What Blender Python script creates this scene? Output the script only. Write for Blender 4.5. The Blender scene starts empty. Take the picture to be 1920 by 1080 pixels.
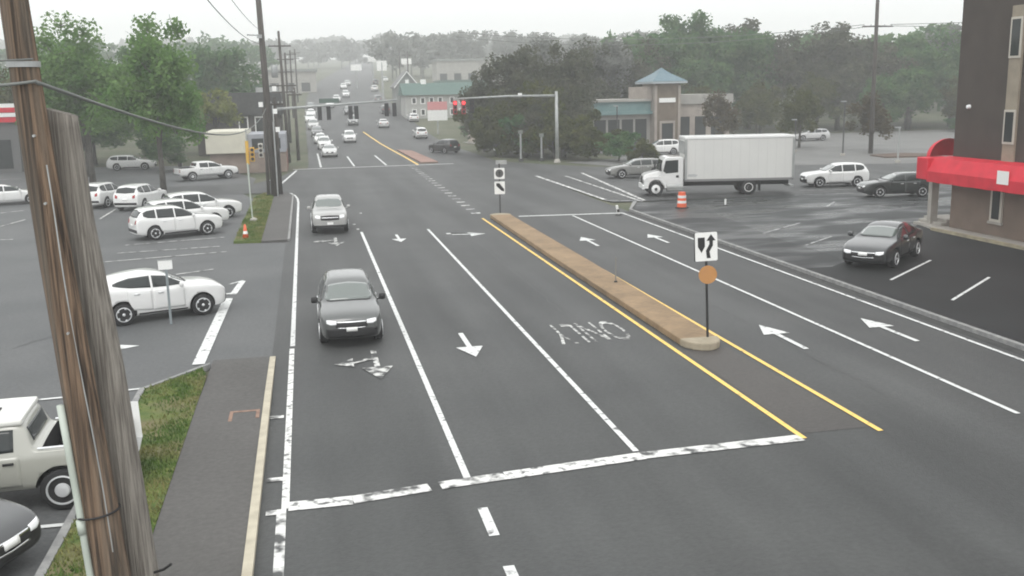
import bpy, bmesh, math, random
from mathutils import Vector, Matrix
from mathutils.bvhtree import BVHTree
S = bpy.context.scene
COL = S.collection
rad = math.radians
rnd = random.Random(7)

# ---------------------------------------------------------------- camera
CH = 7.3
FPX, YAW, PITCH, ROLL = 1833.09, 0.2030045, 0.1986769, -0.0210075
_f = Vector((math.sin(YAW)*math.cos(PITCH), math.cos(YAW)*math.cos(PITCH), -math.sin(PITCH)))
_r = Vector((math.cos(YAW), -math.sin(YAW), 0))
_u = _r.cross(_f)
RR = _r*math.cos(ROLL) + _u*math.sin(ROLL)
UU = -_r*math.sin(ROLL) + _u*math.cos(ROLL)
cam = bpy.data.objects.new('camera', bpy.data.cameras.new('camera'))
COL.objects.link(cam)
cam.matrix_world = Matrix(((RR.x, UU.x, -_f.x, 0), (RR.y, UU.y, -_f.y, 0), (RR.z, UU.z, -_f.z, CH), (0, 0, 0, 1)))
cam.data.sensor_width = 36.0
cam.data.lens = FPX/1920*36
cam.data.clip_start = 0.1
cam.data.clip_end = 4000
S.camera = cam

# ---------------------------------------------------------------- sky, sun, exposure
EL, AZ = rad(58), rad(200)            # overcast: a soft high sun
w = bpy.data.worlds.new('World'); S.world = w; w.use_nodes = True
nt = w.node_tree; nt.nodes.clear()
out = nt.nodes.new('ShaderNodeOutputWorld'); bg = nt.nodes.new('ShaderNodeBackground')
sky = nt.nodes.new('ShaderNodeTexSky'); sky.sky_type = 'NISHITA'; sky.sun_disc = False
sky.sun_elevation = EL; sky.sun_rotation = AZ; sky.dust_density = 4.0; sky.air_density = 1.0
hs = nt.nodes.new('ShaderNodeHueSaturation'); hs.inputs['Saturation'].default_value = 0.10
mixc = nt.nodes.new('ShaderNodeMix'); mixc.data_type = 'RGBA'; mixc.inputs[0].default_value = 0.72   # the closed cloud layer evens out the sky
mixc.inputs[7].default_value = (12.0, 12.2, 12.2, 1)
nt.links.new(sky.outputs[0], hs.inputs['Color']); nt.links.new(hs.outputs[0], mixc.inputs[6])
nt.links.new(mixc.outputs[2], bg.inputs[0]); bg.inputs[1].default_value = 0.14
nt.links.new(bg.outputs[0], out.inputs[0])
sl = bpy.data.lights.new('sun', 'SUN'); sl.energy = 0.8; sl.angle = rad(25); sl.color = (1, .97, .93)
so = bpy.data.objects.new('sun', sl); COL.objects.link(so)
sd = Vector((math.sin(AZ)*math.cos(EL), math.cos(AZ)*math.cos(EL), math.sin(EL)))
so.rotation_euler = sd.to_track_quat('Z', 'Y').to_euler()
S.view_settings.view_transform = 'Standard'; S.view_settings.look = 'None'
S.view_settings.gamma = 1; S.view_settings.exposure = 0.12
S.cycles.volume_bounces = 1
S.cycles.max_bounces = 6
S.cycles.filter_width = 1.9

# ---------------------------------------------------------------- terrain profile and pixel-to-ground
def tz(y):
    if y < 130: return 0.0
    if y < 170: return .06*(y-130)**2/80
    if y < 330: return 1.2+.06*(y-170)
    return 10.8+.042*(y-330)
def bend(y): return 0 if y < 200 else ((y-200)**2*.00022 if y < 360 else 5.63+(y-360)*.0704)
def ray(x, y): return _f + RR*((x-960)/FPX) + UU*((540-y)/FPX)
def gp(x, y, z=0):
    d = ray(x, y); t = (z-CH)/d.z
    return (d.x*t, d.y*t)
def atY(x, y, Y):
    d = ray(x, y); t = Y/d.y
    return Vector((d.x*t, Y, CH+d.z*t))

# ---------------------------------------------------------------- materials
def mat(name, c, rough=.7, c2=None, scale=3.0, detail=4, metal=0, spec=.5, stretch=None, coord='Object', bump=0, bscale=None, fac=(.35, .65), coat=0, c3=None, scale3=.3):
    m = bpy.data.materials.new(name); m.use_nodes = True
    n = m.node_tree; b = n.nodes['Principled BSDF']
    b.inputs['Base Color'].default_value = (*c, 1)
    b.inputs['Roughness'].default_value = rough; b.inputs['Metallic'].default_value = metal
    b.inputs['Specular IOR Level'].default_value = spec
    b.inputs['Coat Weight'].default_value = coat
    if c2 or bump or c3:
        tc = n.nodes.new('ShaderNodeTexCoord'); mp = n.nodes.new('ShaderNodeMapping')
        if stretch: mp.inputs['Scale'].default_value = stretch
        n.links.new(tc.outputs[coord], mp.inputs[0])
    cur = None
    if c2:
        no = n.nodes.new('ShaderNodeTexNoise'); no.inputs['Scale'].default_value = scale; no.inputs['Detail'].default_value = detail
        n.links.new(mp.outputs[0], no.inputs['Vector'])
        cr = n.nodes.new('ShaderNodeValToRGB')
        cr.color_ramp.elements[0].position = fac[0]; cr.color_ramp.elements[1].position = fac[1]
        cr.color_ramp.elements[0].color = (*c, 1); cr.color_ramp.elements[1].color = (*c2, 1)
        n.links.new(no.outputs[0], cr.inputs[0]); cur = cr.outputs[0]
    if c3:
        no3 = n.nodes.new('ShaderNodeTexNoise'); no3.inputs['Scale'].default_value = scale3; no3.inputs['Detail'].default_value = 3
        n.links.new(mp.outputs[0], no3.inputs['Vector'])
        r3 = n.nodes.new('ShaderNodeValToRGB'); r3.color_ramp.elements[0].position = .45; r3.color_ramp.elements[1].position = .7
        n.links.new(no3.outputs[0], r3.inputs[0])
        mx = n.nodes.new('ShaderNodeMix'); mx.data_type = 'RGBA'
        n.links.new(r3.outputs[0], mx.inputs[0]); n.links.new(cur, mx.inputs[6]); mx.inputs[7].default_value = (*c3, 1)
        cur = mx.outputs[2]
    if cur: n.links.new(cur, b.inputs['Base Color'])
    if bump:
        nb = n.nodes.new('ShaderNodeTexNoise'); nb.inputs['Scale'].default_value = bscale or scale*4; nb.inputs['Detail'].default_value = 5
        n.links.new(mp.outputs[0], nb.inputs['Vector'])
        bp = n.nodes.new('ShaderNodeBump'); bp.inputs['Strength'].default_value = bump; bp.inputs['Distance'].default_value = .05
        n.links.new(nb.outputs[0], bp.inputs['Height']); n.links.new(bp.outputs[0], b.inputs['Normal'])
    return m

def asphalt(name, c, c2, rough=.62, tracks=0, wet=0):
    """asphalt: fine grain, broad patches, tyre-polished bands along the lanes, damp patches"""
    m = mat(name, c, rough, c2, scale=.22, detail=6, bump=.25, bscale=18, spec=.35)
    n = m.node_tree; b = n.nodes['Principled BSDF']
    src = b.inputs['Base Color'].links[0].from_socket
    tc = n.nodes.new('ShaderNodeTexCoord')
    g = n.nodes.new('ShaderNodeTexNoise'); g.inputs['Scale'].default_value = 9; g.inputs['Detail'].default_value = 8
    n.links.new(tc.outputs['Object'], g.inputs['Vector'])
    mr = n.nodes.new('ShaderNodeMapRange'); mr.inputs[1].default_value = .3; mr.inputs[2].default_value = .7; mr.inputs[3].default_value = .86; mr.inputs[4].default_value = 1.14
    n.links.new(g.outputs[0], mr.inputs[0])
    val = mr.outputs[0]
    if tracks:                              # dark oil band in the middle of each 3.6 m lane, streaked along the road
        mp = n.nodes.new('ShaderNodeMapping'); mp.inputs['Scale'].default_value = (.55, .045, 1)
        n.links.new(tc.outputs['Object'], mp.inputs[0])
        st = n.nodes.new('ShaderNodeTexNoise'); st.inputs['Scale'].default_value = 1.0; st.inputs['Detail'].default_value = 5
        n.links.new(mp.outputs[0], st.inputs['Vector'])
        m2 = n.nodes.new('ShaderNodeMapRange'); m2.inputs[1].default_value = .35; m2.inputs[2].default_value = .68; m2.inputs[3].default_value = 1.12; m2.inputs[4].default_value = 1-tracks
        n.links.new(st.outputs[0], m2.inputs[0])
        mu = n.nodes.new('ShaderNodeMath'); mu.operation = 'MULTIPLY'
        n.links.new(val, mu.inputs[0]); n.links.new(m2.outputs[0], mu.inputs[1]); val = mu.outputs[0]
    vm = n.nodes.new('ShaderNodeVectorMath'); vm.operation = 'SCALE'
    n.links.new(src, vm.inputs[0]); n.links.new(val, vm.inputs['Scale'])
    n.links.new(vm.outputs[0], b.inputs['Base Color'])
    if wet:
        wn = n.nodes.new('ShaderNodeTexNoise'); wn.inputs['Scale'].default_value = .2; wn.inputs['Detail'].default_value = 3
        mp = n.nodes.new('ShaderNodeMapping'); mp.inputs['Scale'].default_value = (1, 2.5, 1)
        n.links.new(tc.outputs['Object'], mp.inputs[0]); n.links.new(mp.outputs[0], wn.inputs['Vector'])
        r = n.nodes.new('ShaderNodeMapRange'); r.inputs[1].default_value = .42; r.inputs[2].default_value = .6; r.inputs[3].default_value = rough; r.inputs[4].default_value = wet
        n.links.new(wn.outputs[0], r.inputs[0]); n.links.new(r.outputs[0], b.inputs['Roughness'])
    return m

def worn(name, c, under, amount=.5, scale=5, rough=.6):
    """road paint rubbed through to the asphalt"""
    return mat(name, under, rough, c, scale=scale, detail=8, fac=(amount-.1, amount+.06), spec=.3)

M = {}
M['road'] = asphalt('road asphalt', (.056, .058, .058), (.072, .074, .073), .62, tracks=.3)
M['lot'] = asphalt('old lot asphalt', (.085, .089, .091), (.11, .113, .114), .65)
M['lot_dark'] = asphalt('fresh dark asphalt', (.026, .029, .03), (.05, .054, .055), .7, wet=.22)
M['lot_black'] = asphalt('new black asphalt', (.009, .0095, .01), (.016, .017, .018), .75)
M['walk'] = asphalt('asphalt walkway', (.08, .077, .073), (.1, .096, .092), .75)
M['far_lot'] = asphalt('pale lot asphalt', (.14, .14, .135), (.17, .17, .165), .7)
M['paint'] = worn('white road paint', (.66, .67, .66), (.09, .09, .09), .385)
M['paint_worn'] = worn('worn white road paint', (.68, .68, .66), (.078, .08, .08), .49, 3.2)
M['paint_smear'] = worn('smeared arrow paint', (.6, .6, .58), (.068, .07, .07), .535, 3.4)
M['paint_rub'] = worn('rubbed edge line paint', (.7, .7, .68), (.08, .082, .082), .42, 6)
M['paint_faint'] = worn('faint lot paint', (.42, .42, .42), (.08, .084, .086), .46, 2.4)
M['yellow'] = worn('yellow road paint', (.85, .58, .16), (.2, .17, .1), .36, 4)
M['ground'] = mat('ground', (.06, .075, .035), .9, (.1, .1, .06), scale=.15)
M['grass'] = mat('grass', (.06, .1, .016), .9, (.12, .15, .03), scale=2.2, detail=6, bump=.5, bscale=25, c3=(.17, .135, .075), scale3=.75)
M['blade'] = mat('grass blades', (.07, .13, .016), .8, (.2, .19, .065), scale=1.1, fac=(.42, .62))
M['kerb'] = mat('painted kerb', (.5, .46, .36), .8, (.4, .36, .28), scale=3, bump=.2)
M['kerb_grey'] = mat('granite kerb', (.3, .3, .29), .8, (.2, .2, .2), scale=4, bump=.2)
M['gutter'] = mat('gutter dirt', (.03, .03, .03), .8, (.05, .05, .048), scale=2)
M['concrete'] = mat('concrete', (.42, .4, .36), .85, (.33, .31, .28), scale=2, bump=.15)
M['conc_nose'] = mat('island nose concrete', (.36, .31, .23), .85, (.29, .25, .18), scale=3, bump=.2)
M['white'] = mat('white paint', (.8, .8, .79), .35, coat=.3)
M['black'] = mat('black plastic', (.012, .012, .013), .6)
M['rubber'] = mat('tyre rubber', (.018, .018, .019), .85)
M['alloy'] = mat('alloy', (.72, .73, .74), .35, metal=.4)
M['alloy_dark'] = mat('dark alloy', (.06, .06, .065), .4, metal=.6)
M['glass'] = mat('window glass', (.03, .035, .035), .07, spec=.4)
M['screen'] = mat('sky toned windscreen glass', (.1, .12, .11), .05, spec=1.0, coat=.8)  # base colour lifted to carry reflected sky and the pale interior
M['lamp'] = mat('headlight lens', (.88, .89, .9), .12, coat=.5)
M['red_lens'] = mat('tail light lens', (.35, .012, .012), .2, coat=.4)
M['chrome'] = mat('chrome', (.75, .76, .77), .15, metal=1)
M['plate'] = mat('plate', (.82, .82, .8), .5)
M['metal'] = mat('galvanised metal', (.42, .43, .42), .5, (.32, .33, .33), scale=2, metal=.35)
M['wire'] = mat('cable sheath', (.16, .17, .16), .6)
M['wire_dark'] = mat('dark cable', (.05, .05, .05), .6)
M['pole_grey'] = mat('weathered grey wood', (.14, .125, .108), .9, (.31, .285, .25), scale=3, stretch=(16, 16, .3), detail=8, bump=.8, bscale=5)
M['pole_dark'] = mat('dark creosote wood', (.055, .05, .045), .9, (.1, .09, .08), scale=3, stretch=(5, 5, .4), detail=6)
M['bark'] = mat('bark', (.06, .056, .048), .95, (.12, .112, .098), scale=4, stretch=(4, 4, .6), bump=.5)
M['sign_white'] = mat('sign sheeting', (.82, .82, .8), .45)
M['sign_orange'] = mat('orange sheeting', (.5, .24, .075), .6, (.43, .21, .075), scale=3)
M['sign_yellow'] = mat('signal yellow paint', (.7, .42, .04), .5)
M['drum_orange'] = mat('orange plastic', (.75, .13, .05), .5)
M['red'] = mat('red awning cloth', (.62, .014, .036), .65, (.5, .011, .028), scale=1.5)
M['pipe'] = mat('conduit plastic', (.48, .53, .47), .45, (.42, .46, .41), scale=2)

def brown_pole():
    m = mat('split brown pole wood', (.036, .025, .018), .9, (.26, .175, .115), scale=2.6, stretch=(11, 11, .2), detail=9, bump=1.0, bscale=4, fac=(.36, .66), c3=(.15, .13, .105), scale3=.45)
    return m
M['pole_brown'] = brown_pole()

def brick(name, c, c2, mortar, sc, rough=.85, bw=.5, bh=.25):
    m = mat(name, c, rough); n = m.node_tree; b = n.nodes['Principled BSDF']
    tc = n.nodes.new('ShaderNodeTexCoord'); mp = n.nodes.new('ShaderNodeMapping')
    n.links.new(tc.outputs['Object'], mp.inputs[0])
    t = n.nodes.new('ShaderNodeTexBrick'); t.inputs['Scale'].default_value = sc
    t.inputs['Color1'].default_value = (*c, 1); t.inputs['Color2'].default_value = (*c2, 1); t.inputs['Mortar'].default_value = (*mortar, 1)
    t.inputs['Mortar Size'].default_value = .015
    n.links.new(mp.outputs[0], t.inputs['Vector'])
    no = n.nodes.new('ShaderNodeTexNoise'); no.inputs['Scale'].default_value = .8; no.inputs['Detail'].default_value = 6
    n.links.new(tc.outputs['Object'], no.inputs['Vector'])
    mr = n.nodes.new('ShaderNodeMapRange'); mr.inputs[1].default_value = .3; mr.inputs[2].default_value = .7; mr.inputs[3].default_value = .8; mr.inputs[4].default_value = 1.2
    n.links.new(no.outputs[0], mr.inputs[0])
    vm = n.nodes.new('ShaderNodeVectorMath'); vm.operation = 'SCALE'
    n.links.new(t.outputs[0], vm.inputs[0]); n.links.new(mr.outputs[0], vm.inputs['Scale'])
    n.links.new(vm.outputs[0], b.inputs['Base Color'])
    return m, mp
M['island'], _ = brick('island pavers', (.3, .205, .115), (.24, .165, .095), (.16, .12, .08), 3.2)
M['island_far'], _ = brick('far median pavers', (.34, .2, .16), (.28, .17, .14), (.2, .15, .12), 2)

def leafmat(name, a, b_, trans=.35):
    m = bpy.data.materials.new(name); m.use_nodes = True; n = m.node_tree; n.nodes.clear()
    o = n.nodes.new('ShaderNodeOutputMaterial'); d = n.nodes.new('ShaderNodeBsdfDiffuse'); t = n.nodes.new('ShaderNodeBsdfTranslucent'); mx = n.nodes.new('ShaderNodeMixShader')
    tc = n.nodes.new('ShaderNodeTexCoord'); no = n.nodes.new('ShaderNodeTexNoise'); no.inputs['Scale'].default_value = .55; no.inputs['Detail'].default_value = 6
    n.links.new(tc.outputs['Object'], no.inputs['Vector'])
    cr = n.nodes.new('ShaderNodeValToRGB'); cr.color_ramp.elements[0].position = .36; cr.color_ramp.elements[1].position = .64
    cr.color_ramp.elements[0].color = (*a, 1); cr.color_ramp.elements[1].color = (*b_, 1)
    n.links.new(no.outputs[0], cr.inputs[0])
    n.links.new(cr.outputs[0], d.inputs[0]); n.links.new(cr.outputs[0], t.inputs[0])
    mx.inputs[0].default_value = trans
    n.links.new(d.outputs[0], mx.inputs[1]); n.links.new(t.outputs[0], mx.inputs[2]); n.links.new(mx.outputs[0], o.inputs[0])
    return m
M['leaf_green'] = leafmat('fresh green leaves', (0.08, 0.17, 0.045), (0.17, 0.28, 0.09))
M['leaf_deep'] = leafmat('deep green leaves', (0.055, 0.13, 0.052), (0.125, 0.205, 0.082))
M['leaf_olive'] = leafmat('olive leaves', (0.058, 0.074, 0.02), (0.11, 0.118, 0.04))
M['leaf_dark'] = leafmat('dark brush leaves', (0.062, 0.074, 0.045), (0.125, 0.13, 0.088))
M['leaf_grey_haze'] = leafmat('budding grey twigs paled for haze', (0.15, 0.16, 0.145), (0.24, 0.25, 0.23))  # bud grey lightened further so the colour carries distance haze
M['leaf_red'] = leafmat('reddish brown leaves', (0.085, 0.075, 0.04), (0.13, 0.105, 0.06))
M['leaf_lime'] = leafmat('yellow green leaves', (0.15, 0.18, 0.04), (0.22, 0.24, 0.07))

# ---------------------------------------------------------------- mesh helper
class MB:
    def __init__(s): s.v = []; s.f = []
    def add(s, vs, fs):
        k = len(s.v); s.v += [tuple(v) for v in vs]; s.f += [tuple(i+k for i in f) for f in fs]; return s
    def quad(s, a, b, c, d): return s.add([a, b, c, d], [(0, 1, 2, 3)])
    def box(s, x0, x1, y0, y1, z0, z1):
        return s.add([(x0, y0, z0), (x1, y0, z0), (x1, y1, z0), (x0, y1, z0), (x0, y0, z1), (x1, y0, z1), (x1, y1, z1), (x0, y1, z1)],
                     [(0, 3, 2, 1), (4, 5, 6, 7), (0, 1, 5, 4), (1, 2, 6, 5), (2, 3, 7, 6), (3, 0, 4, 7)])
    def prism(s, poly, a0, a1, axis='z'):
        """extrude a polygon: axis z -> poly is xy; y -> poly is xz"""
        n = len(poly)
        def P(p, a): return (p[0], p[1], a) if axis == 'z' else ((p[0], a, p[1]) if axis == 'y' else (a, p[0], p[1]))
        vs = [P(p, a0) for p in poly]+[P(p, a1) for p in poly]
        fs = [tuple(range(n))[::-1], tuple(range(n, 2*n))]+[(i, (i+1) % n, n+(i+1) % n, n+i) for i in range(n)]
        return s.add(vs, fs)
    def tube(s, pts, rs, n=10, cap=True):
        pts = [Vector(p) for p in pts]
        if not hasattr(rs, '__len__'): rs = [rs]*len(pts)
        vs = []; fs = []
        ref = None
        for i, p in enumerate(pts):
            d = (pts[min(i+1, len(pts)-1)]-pts[max(i-1, 0)]).normalized()
            if ref is None: ref = Vector((0, 1, 0)) if abs(d.y) < .9 else Vector((1, 0, 0))
            a = d.cross(ref).normalized(); b = a.cross(d).normalized(); ref = b
            for k in range(n):
                t = 2*math.pi*k/n
                vs.append(p+(a*math.cos(t)+b*math.sin(t))*rs[i])
        for i in range(len(pts)-1):
            for k in range(n):
                fs.append((i*n+k, i*n+(k+1) % n, (i+1)*n+(k+1) % n, (i+1)*n+k))
        if cap: fs += [tuple(range(n))[::-1], tuple(range((len(pts)-1)*n, len(pts)*n))]
        return s.add(vs, fs)
    def lathe(s, prof, n=20, axis='z', c=(0, 0, 0)):
        """prof: (r, h) pairs"""
        vs = []; fs = []
        for r, h in prof:
            for k in range(n):
                t = 2*math.pi*k/n; x, y = r*math.cos(t), r*math.sin(t)
                vs.append((c[0]+x, c[1]+y, c[2]+h) if axis == 'z' else ((c[0]+x, c[1]+h, c[2]+y) if axis == 'y' else (c[0]+h, c[1]+x, c[2]+y)))
        for i in range(len(prof)-1):
            for k in range(n):
                fs.append((i*n+k, i*n+(k+1) % n, (i+1)*n+(k+1) % n, (i+1)*n+k))
        fs += [tuple(range(n)), tuple(range((len(prof)-1)*n, len(prof)*n))[::-1]]
        return s.add(vs, fs)
    def mesh(s, name, m=None, smooth=False, fix=True):
        me = bpy.data.meshes.new(name); me.from_pydata(s.v, [], s.f); me.update()
        if fix:
            bm = bmesh.new(); bm.from_mesh(me); bmesh.ops.recalc_face_normals(bm, faces=bm.faces); bm.to_mesh(me); bm.free()
        if m: me.materials.append(m)
        if smooth: me.polygons.foreach_set('use_smooth', [True]*len(me.polygons))
        return me
    def build(s, name, m, parent=None, smooth=False, bevel=0, loc=None, fix=True):
        o = bpy.data.objects.new(name, s.mesh(name, m, smooth, fix)); COL.objects.link(o)
        if parent: o.parent = parent
        if loc: o.location = loc
        if bevel:
            b = o.modifiers.new('bevel', 'BEVEL'); b.width = bevel; b.segments = 2; b.limit_method = 'ANGLE'; b.angle_limit = rad(40)
        return o

def tag(o, label=None, cat=None, group=None, kind=None):
    if label: o['label'] = label
    if cat: o['category'] = cat
    if group: o['group'] = group
    if kind: o['kind'] = kind
    return o
def thing(name, label, cat, loc=(0, 0, 0), rz=0, group=None):
    o = bpy.data.objects.new(name, None); COL.objects.link(o); o.empty_display_size = .3
    o.location = loc; o.rotation_euler = (0, 0, rz)
    return tag(o, label, cat, group)
def struct(name, mb, m, **k): return tag(mb.build(name, m, **k), kind='structure')
def copy_tree(o, parent=None):
    c = o.copy(); COL.objects.link(c)
    if parent: c.parent = parent
    for ch in o.children: copy_tree(ch, c)
    return c
def polysheet(mb, poly, z):
    n = len(poly); return mb.add([(p[0], p[1], z) for p in poly], [tuple(range(n))])
ZN = [0]
def strip(mb, pts, wd, z=0.012, terrain=True):
    """flat ribbon along xy points"""
    pts = [Vector((p[0], p[1])) for p in pts]; L = []; R_ = []
    for i, p in enumerate(pts):
        d = (pts[min(i+1, len(pts)-1)]-pts[max(i-1, 0)]).normalized(); n = Vector((-d.y, d.x))*wd/2
        zz = z+(tz(p.y) if terrain else 0)
        L.append((p.x+n.x, p.y+n.y, zz)); R_.append((p.x-n.x, p.y-n.y, zz))
    vs = L+R_; k = len(pts)
    return mb.add(vs, [(i, k+i, k+i+1, i+1) for i in range(k-1)])
YS = list(range(-10, 130, 10))+[130, 135, 140, 145, 150, 155, 160, 165, 170, 185, 200]+list(range(220, 420, 20))+list(range(420, 1340, 40))

# ---------------------------------------------------------------- ground, roads, lots
g = MB()
XS = [-700, -330, -200, -120, -60, -30, -10, 10, 30, 60, 120, 200, 330, 480, 800]
for y in YS:
    for x in XS: g.v.append((x, y, tz(y)-.06))
nx = len(XS)
for j in range(len(YS)-1):
    for i in range(nx-1): g.f.append((j*nx+i, j*nx+i+1, (j+1)*nx+i+1, (j+1)*nx+i))
struct('ground', g, M['ground'])

road = MB()
xl = lambda y: -1.3 if y < 76 else (.2 if y > 104 else -1.3+1.5*(y-76)/28)
xr = lambda y: 18.95 if y < 60 else (18.95+1.0*(min(y, 104)-60)/44)
for y in YS:
    b = bend(y); road.v += [(xl(y)+b, y, tz(y)), (xr(y)+b, y, tz(y))]
for j in range(len(YS)-1): road.f.append((2*j, 2*j+1, 2*j+3, 2*j+2))
struct('road', road, M['road'])
ss = MB(); polysheet(ss, [(19.5, 61.5), (23, 61.2), (75, 62), (75, 76), (45, 84), (27, 91), (21.5, 100), (19.8, 104), (18.9, 95)], .004)
polysheet(ss, [(-60, 78), (-4, 77.6), (-2, 77.2), (-1.0, 72), (1, 78), (1, 101), (-1.2, 101), (-2.6, 92), (-4.5, 86.5), (-60, 86.5)], .004)
struct('side_street', ss, M['road'])
lot = MB(); polysheet(lot, [(-90, -8), (-4.35, -8), (-4.35, 25.6), (-2.9, 27.3), (-1.3, 27.9), (-1.3, 50.6), (-3.9, 51.0), (-3.9, 73), (-5, 78), (-90, 78)], -.008)
polysheet(lot, [(-90, 86), (-4.6, 86), (-4.6, 92), (-10, 112), (-60, 128), (-90, 128)], -.008)
struct('parking_lot', lot, M['lot'])
dl = MB(); polysheet(dl, [(19.2, -8), (19.2, 56.9), (21, 60.8), (34, 61.4), (90, 62.2), (90, -8)], -.004)
struct('dark_parking_lot', dl, M['lot_dark'])
dl = MB(); polysheet(dl, [gp(*q) for q in ((1725, 418), (1690, 446), (1640, 470), (1560, 500), (1480, 505), (1570, 536), (1700, 580), (1919, 655))]+[(19.2, 18), (19.2, -8), (31, -8), (31, 43)], .002)
struct('black_asphalt_patch', dl, M['lot_black'])
dl = MB(); polysheet(dl, [(19.2, 30), (19.2, 56.8), (21, 60.6), (24, 60.7), (23.2, 52), (22.2, 44), (22.2, 38)], .0)
struct('dark_asphalt_strip', dl, asphalt('dark kerbside asphalt', (.02, .0215, .0225), (.036, .038, .039), .72, wet=.35))
fl = MB(); polysheet(fl, [(34, 61.2), (28.5, 92), (26, 98), (33, 101), (34, 118), (60, 124), (80, 146), (150, 146), (150, 61.2)], -.012)
struct('back_parking_lot', fl, M['far_lot'])

wk = MB()
wk.prism([(-8, -.05), (-8, .1), (23.5, .1), (27.9, .012), (27.9, -.05)], -2.92, -1.36, 'x')
struct('sidewalk', wk, M['walk'])
wk = MB(); wk.box(-2.5, -1.2, 50.8, 74.5, -.05, .10); wk.prism([(-2.5, 74.5), (-1.2, 74.5), (-1.6, 76.6), (-3.2, 77.2)], -.05, .1)
struct('sidewalk', wk, M['walk'])
kb = MB(); kb.prism([(-8, -.05), (-8, .125), (24, .125), (27.8, .03), (27.8, -.05)], -1.36, -1.2, 'x')
struct('kerb', kb, M['kerb'])
kb = MB(); kb.box(-1.2, -1.08, 51, 74.5, -.05, .115); kb.box(-4.5, -4.35, -8, 25.2, -.05, .12); kb.prism([(-4.5, 25.2), (-4.35, 25.2), (-2.95, 27.1), (-2.95, 27.3)], -.05, .12)
struct('kerb', kb, M['kerb_grey'])
kb = MB(); kb.box(19.0, 19.17, -8, 56.5, -.05, .13); kb.prism([(19.0, 56.5), (19.17, 56.5), (20.8, 60.3), (20.6, 60.5)], -.05, .13)
struct('kerb', kb, M['kerb_grey'])
kb = MB(); strip(kb, [(18.8, -8), (18.8, 56.4)], .38, .005); struct('gutter', kb, M['gutter'])

def blades(name, poly, n, h, z):
    xs = [p[0] for p in poly]; ys = [p[1] for p in poly]; mb = MB()
    def inside(x, y):
        c = False; j = len(poly)-1
        for i in range(len(poly)):
            a, b = poly[i], poly[j]
            if (a[1] > y) != (b[1] > y) and x < (b[0]-a[0])*(y-a[1])/(b[1]-a[1])+a[0]: c = not c
            j = i
        return c
    k = 0
    while k < n:
        x, y = rnd.uniform(min(xs), max(xs)), rnd.uniform(min(ys), max(ys))
        if not inside(x, y): continue
        k += 1
        if math.sin(x*2.1+1)+math.sin(y*1.3)+rnd.uniform(-1.3, 1.3) < -.6: continue
        t = rnd.uniform(0, 6.28); a, b = math.cos(t)*.018, math.sin(t)*.018; hh = h*rnd.uniform(.5, 1.2); q = rnd.uniform(-.05, .05), rnd.uniform(-.05, .05)
        mb.add([(x-a, y-b, z), (x+a, y+b, z), (x+q[0], y+q[1], z+hh)], [(0, 1, 2)])
    o = mb.build(name, M['blade'], fix=False); tag(o, kind='stuff')
gpoly = [(-4.34, 4), (-2.93, 4), (-2.93, 25.9), (-3.1, 26.8), (-4.34, 25.2)]
gs = MB(); gs.prism(gpoly, -.05, .105); struct('grass_verge', gs, M['grass'])
blades('grass', gpoly, 16000, .09, .1)
gpoly2 = [(-3.9, 51.2), (-2.52, 50.9), (-2.52, 74), (-3.2, 77), (-3.9, 73.5)]
gs = MB(); gs.prism(gpoly2, -.05, .09); struct('grass_verge', gs, M['grass'])
blades('grass', gpoly2, 9000, .12, .09)

# ---------------------------------------------------------------- road markings
def line(name, pts, wd, m='paint', z=.01): ZN[0] += 1; mb = MB(); strip(mb, pts, wd, z+.0003*(ZN[0] % 37)); return struct(name, mb, M[m])
def longline(x, y0, y1): return [(x, y0+(y1-y0)*i/12) for i in range(13)]
line('edge_line', longline(-.755, 17, 28.6), .14, 'paint_rub')
line('edge_line', longline(-.74, 28.9, 69.3)+[(-.8, 72), (-1.0, 74.6), (-1.35, 76.6), (-2.1, 77.1)], .14)
line('edge_line', longline(-.82, 9, 17), .17, 'paint_worn')
line('edge_line', [gp(500, 336), gp(527, 345), gp(556, 320)], .2)
line('lane_line', longline(2.66, 17.6, 53), .14)
line('lane_line', longline(6.25, 18.1, 52.8), .13)
line('lane_dash', [(2.7, 15.0), (2.7, 16.15)], .18); line('lane_dash', [(2.71, 12.6), (2.71, 13.9)], .18)
for px, py in ((664, 421), (671, 430), (676, 400)):
    x, y = gp(px, py); line('lane_dash', [(x, y-.22), (x, y+.22)], .16, 'paint_worn')
line('median_line', longline(9.9, 17.9, 56.3), .13, 'yellow')
line('median_line', longline(11.68, 17.9, 56.6), .13, 'yellow')
br = MB(); br.add([(9.99, 18.2, .006), (11.59, 18.2, .006), (11.4, 25.2, .006), (10.1, 25.2, .006)], [(0, 1, 2, 3)])
struct('road_patch', br, asphalt('brownish asphalt', (.06, .056, .053), (.075, .069, .064)))
line('stop_line', [(-.7, 17.08), (.45, 17.08)], .4, 'paint_rub'); line('stop_line', [(.45, 17.09), (1.9, 17.31)], .36, 'paint_worn')
line('stop_line', [(2.1, 17.34), (3.4, 17.5)], .36, 'paint_worn'); line('stop_line', [(3.4, 17.5), (6.3, 17.82)], .38, 'paint_rub'); line('stop_line', [(6.3, 17.83), (9.85, 17.95)], .36, 'paint_worn')
for py in (783, 900, 962):
    x, y = gp(520, py); line('lane_dash', [(x-.2, y), (x+.15, y)], .2, 'paint_worn', .01)
line('stop_line', [(12.1, 56.4), (18.3, 55.7)], .32)
line('lane_line', longline(15.2, 18.1, 55.6), .13)
line('edge_line', longline(18.3, 10, 55.7), .13)
a, b = gp(892, 400), gp(770, 310)
for i in range(21):
    t = i/20; x, y = a[0]+(b[0]-a[0])*t, a[1]+(b[1]-a[1])*t
    line('lane_dash', [(x-.28, y), (x+.28, y)], .45, 'paint_faint' if i % 3 == 1 else 'paint_worn')
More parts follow.
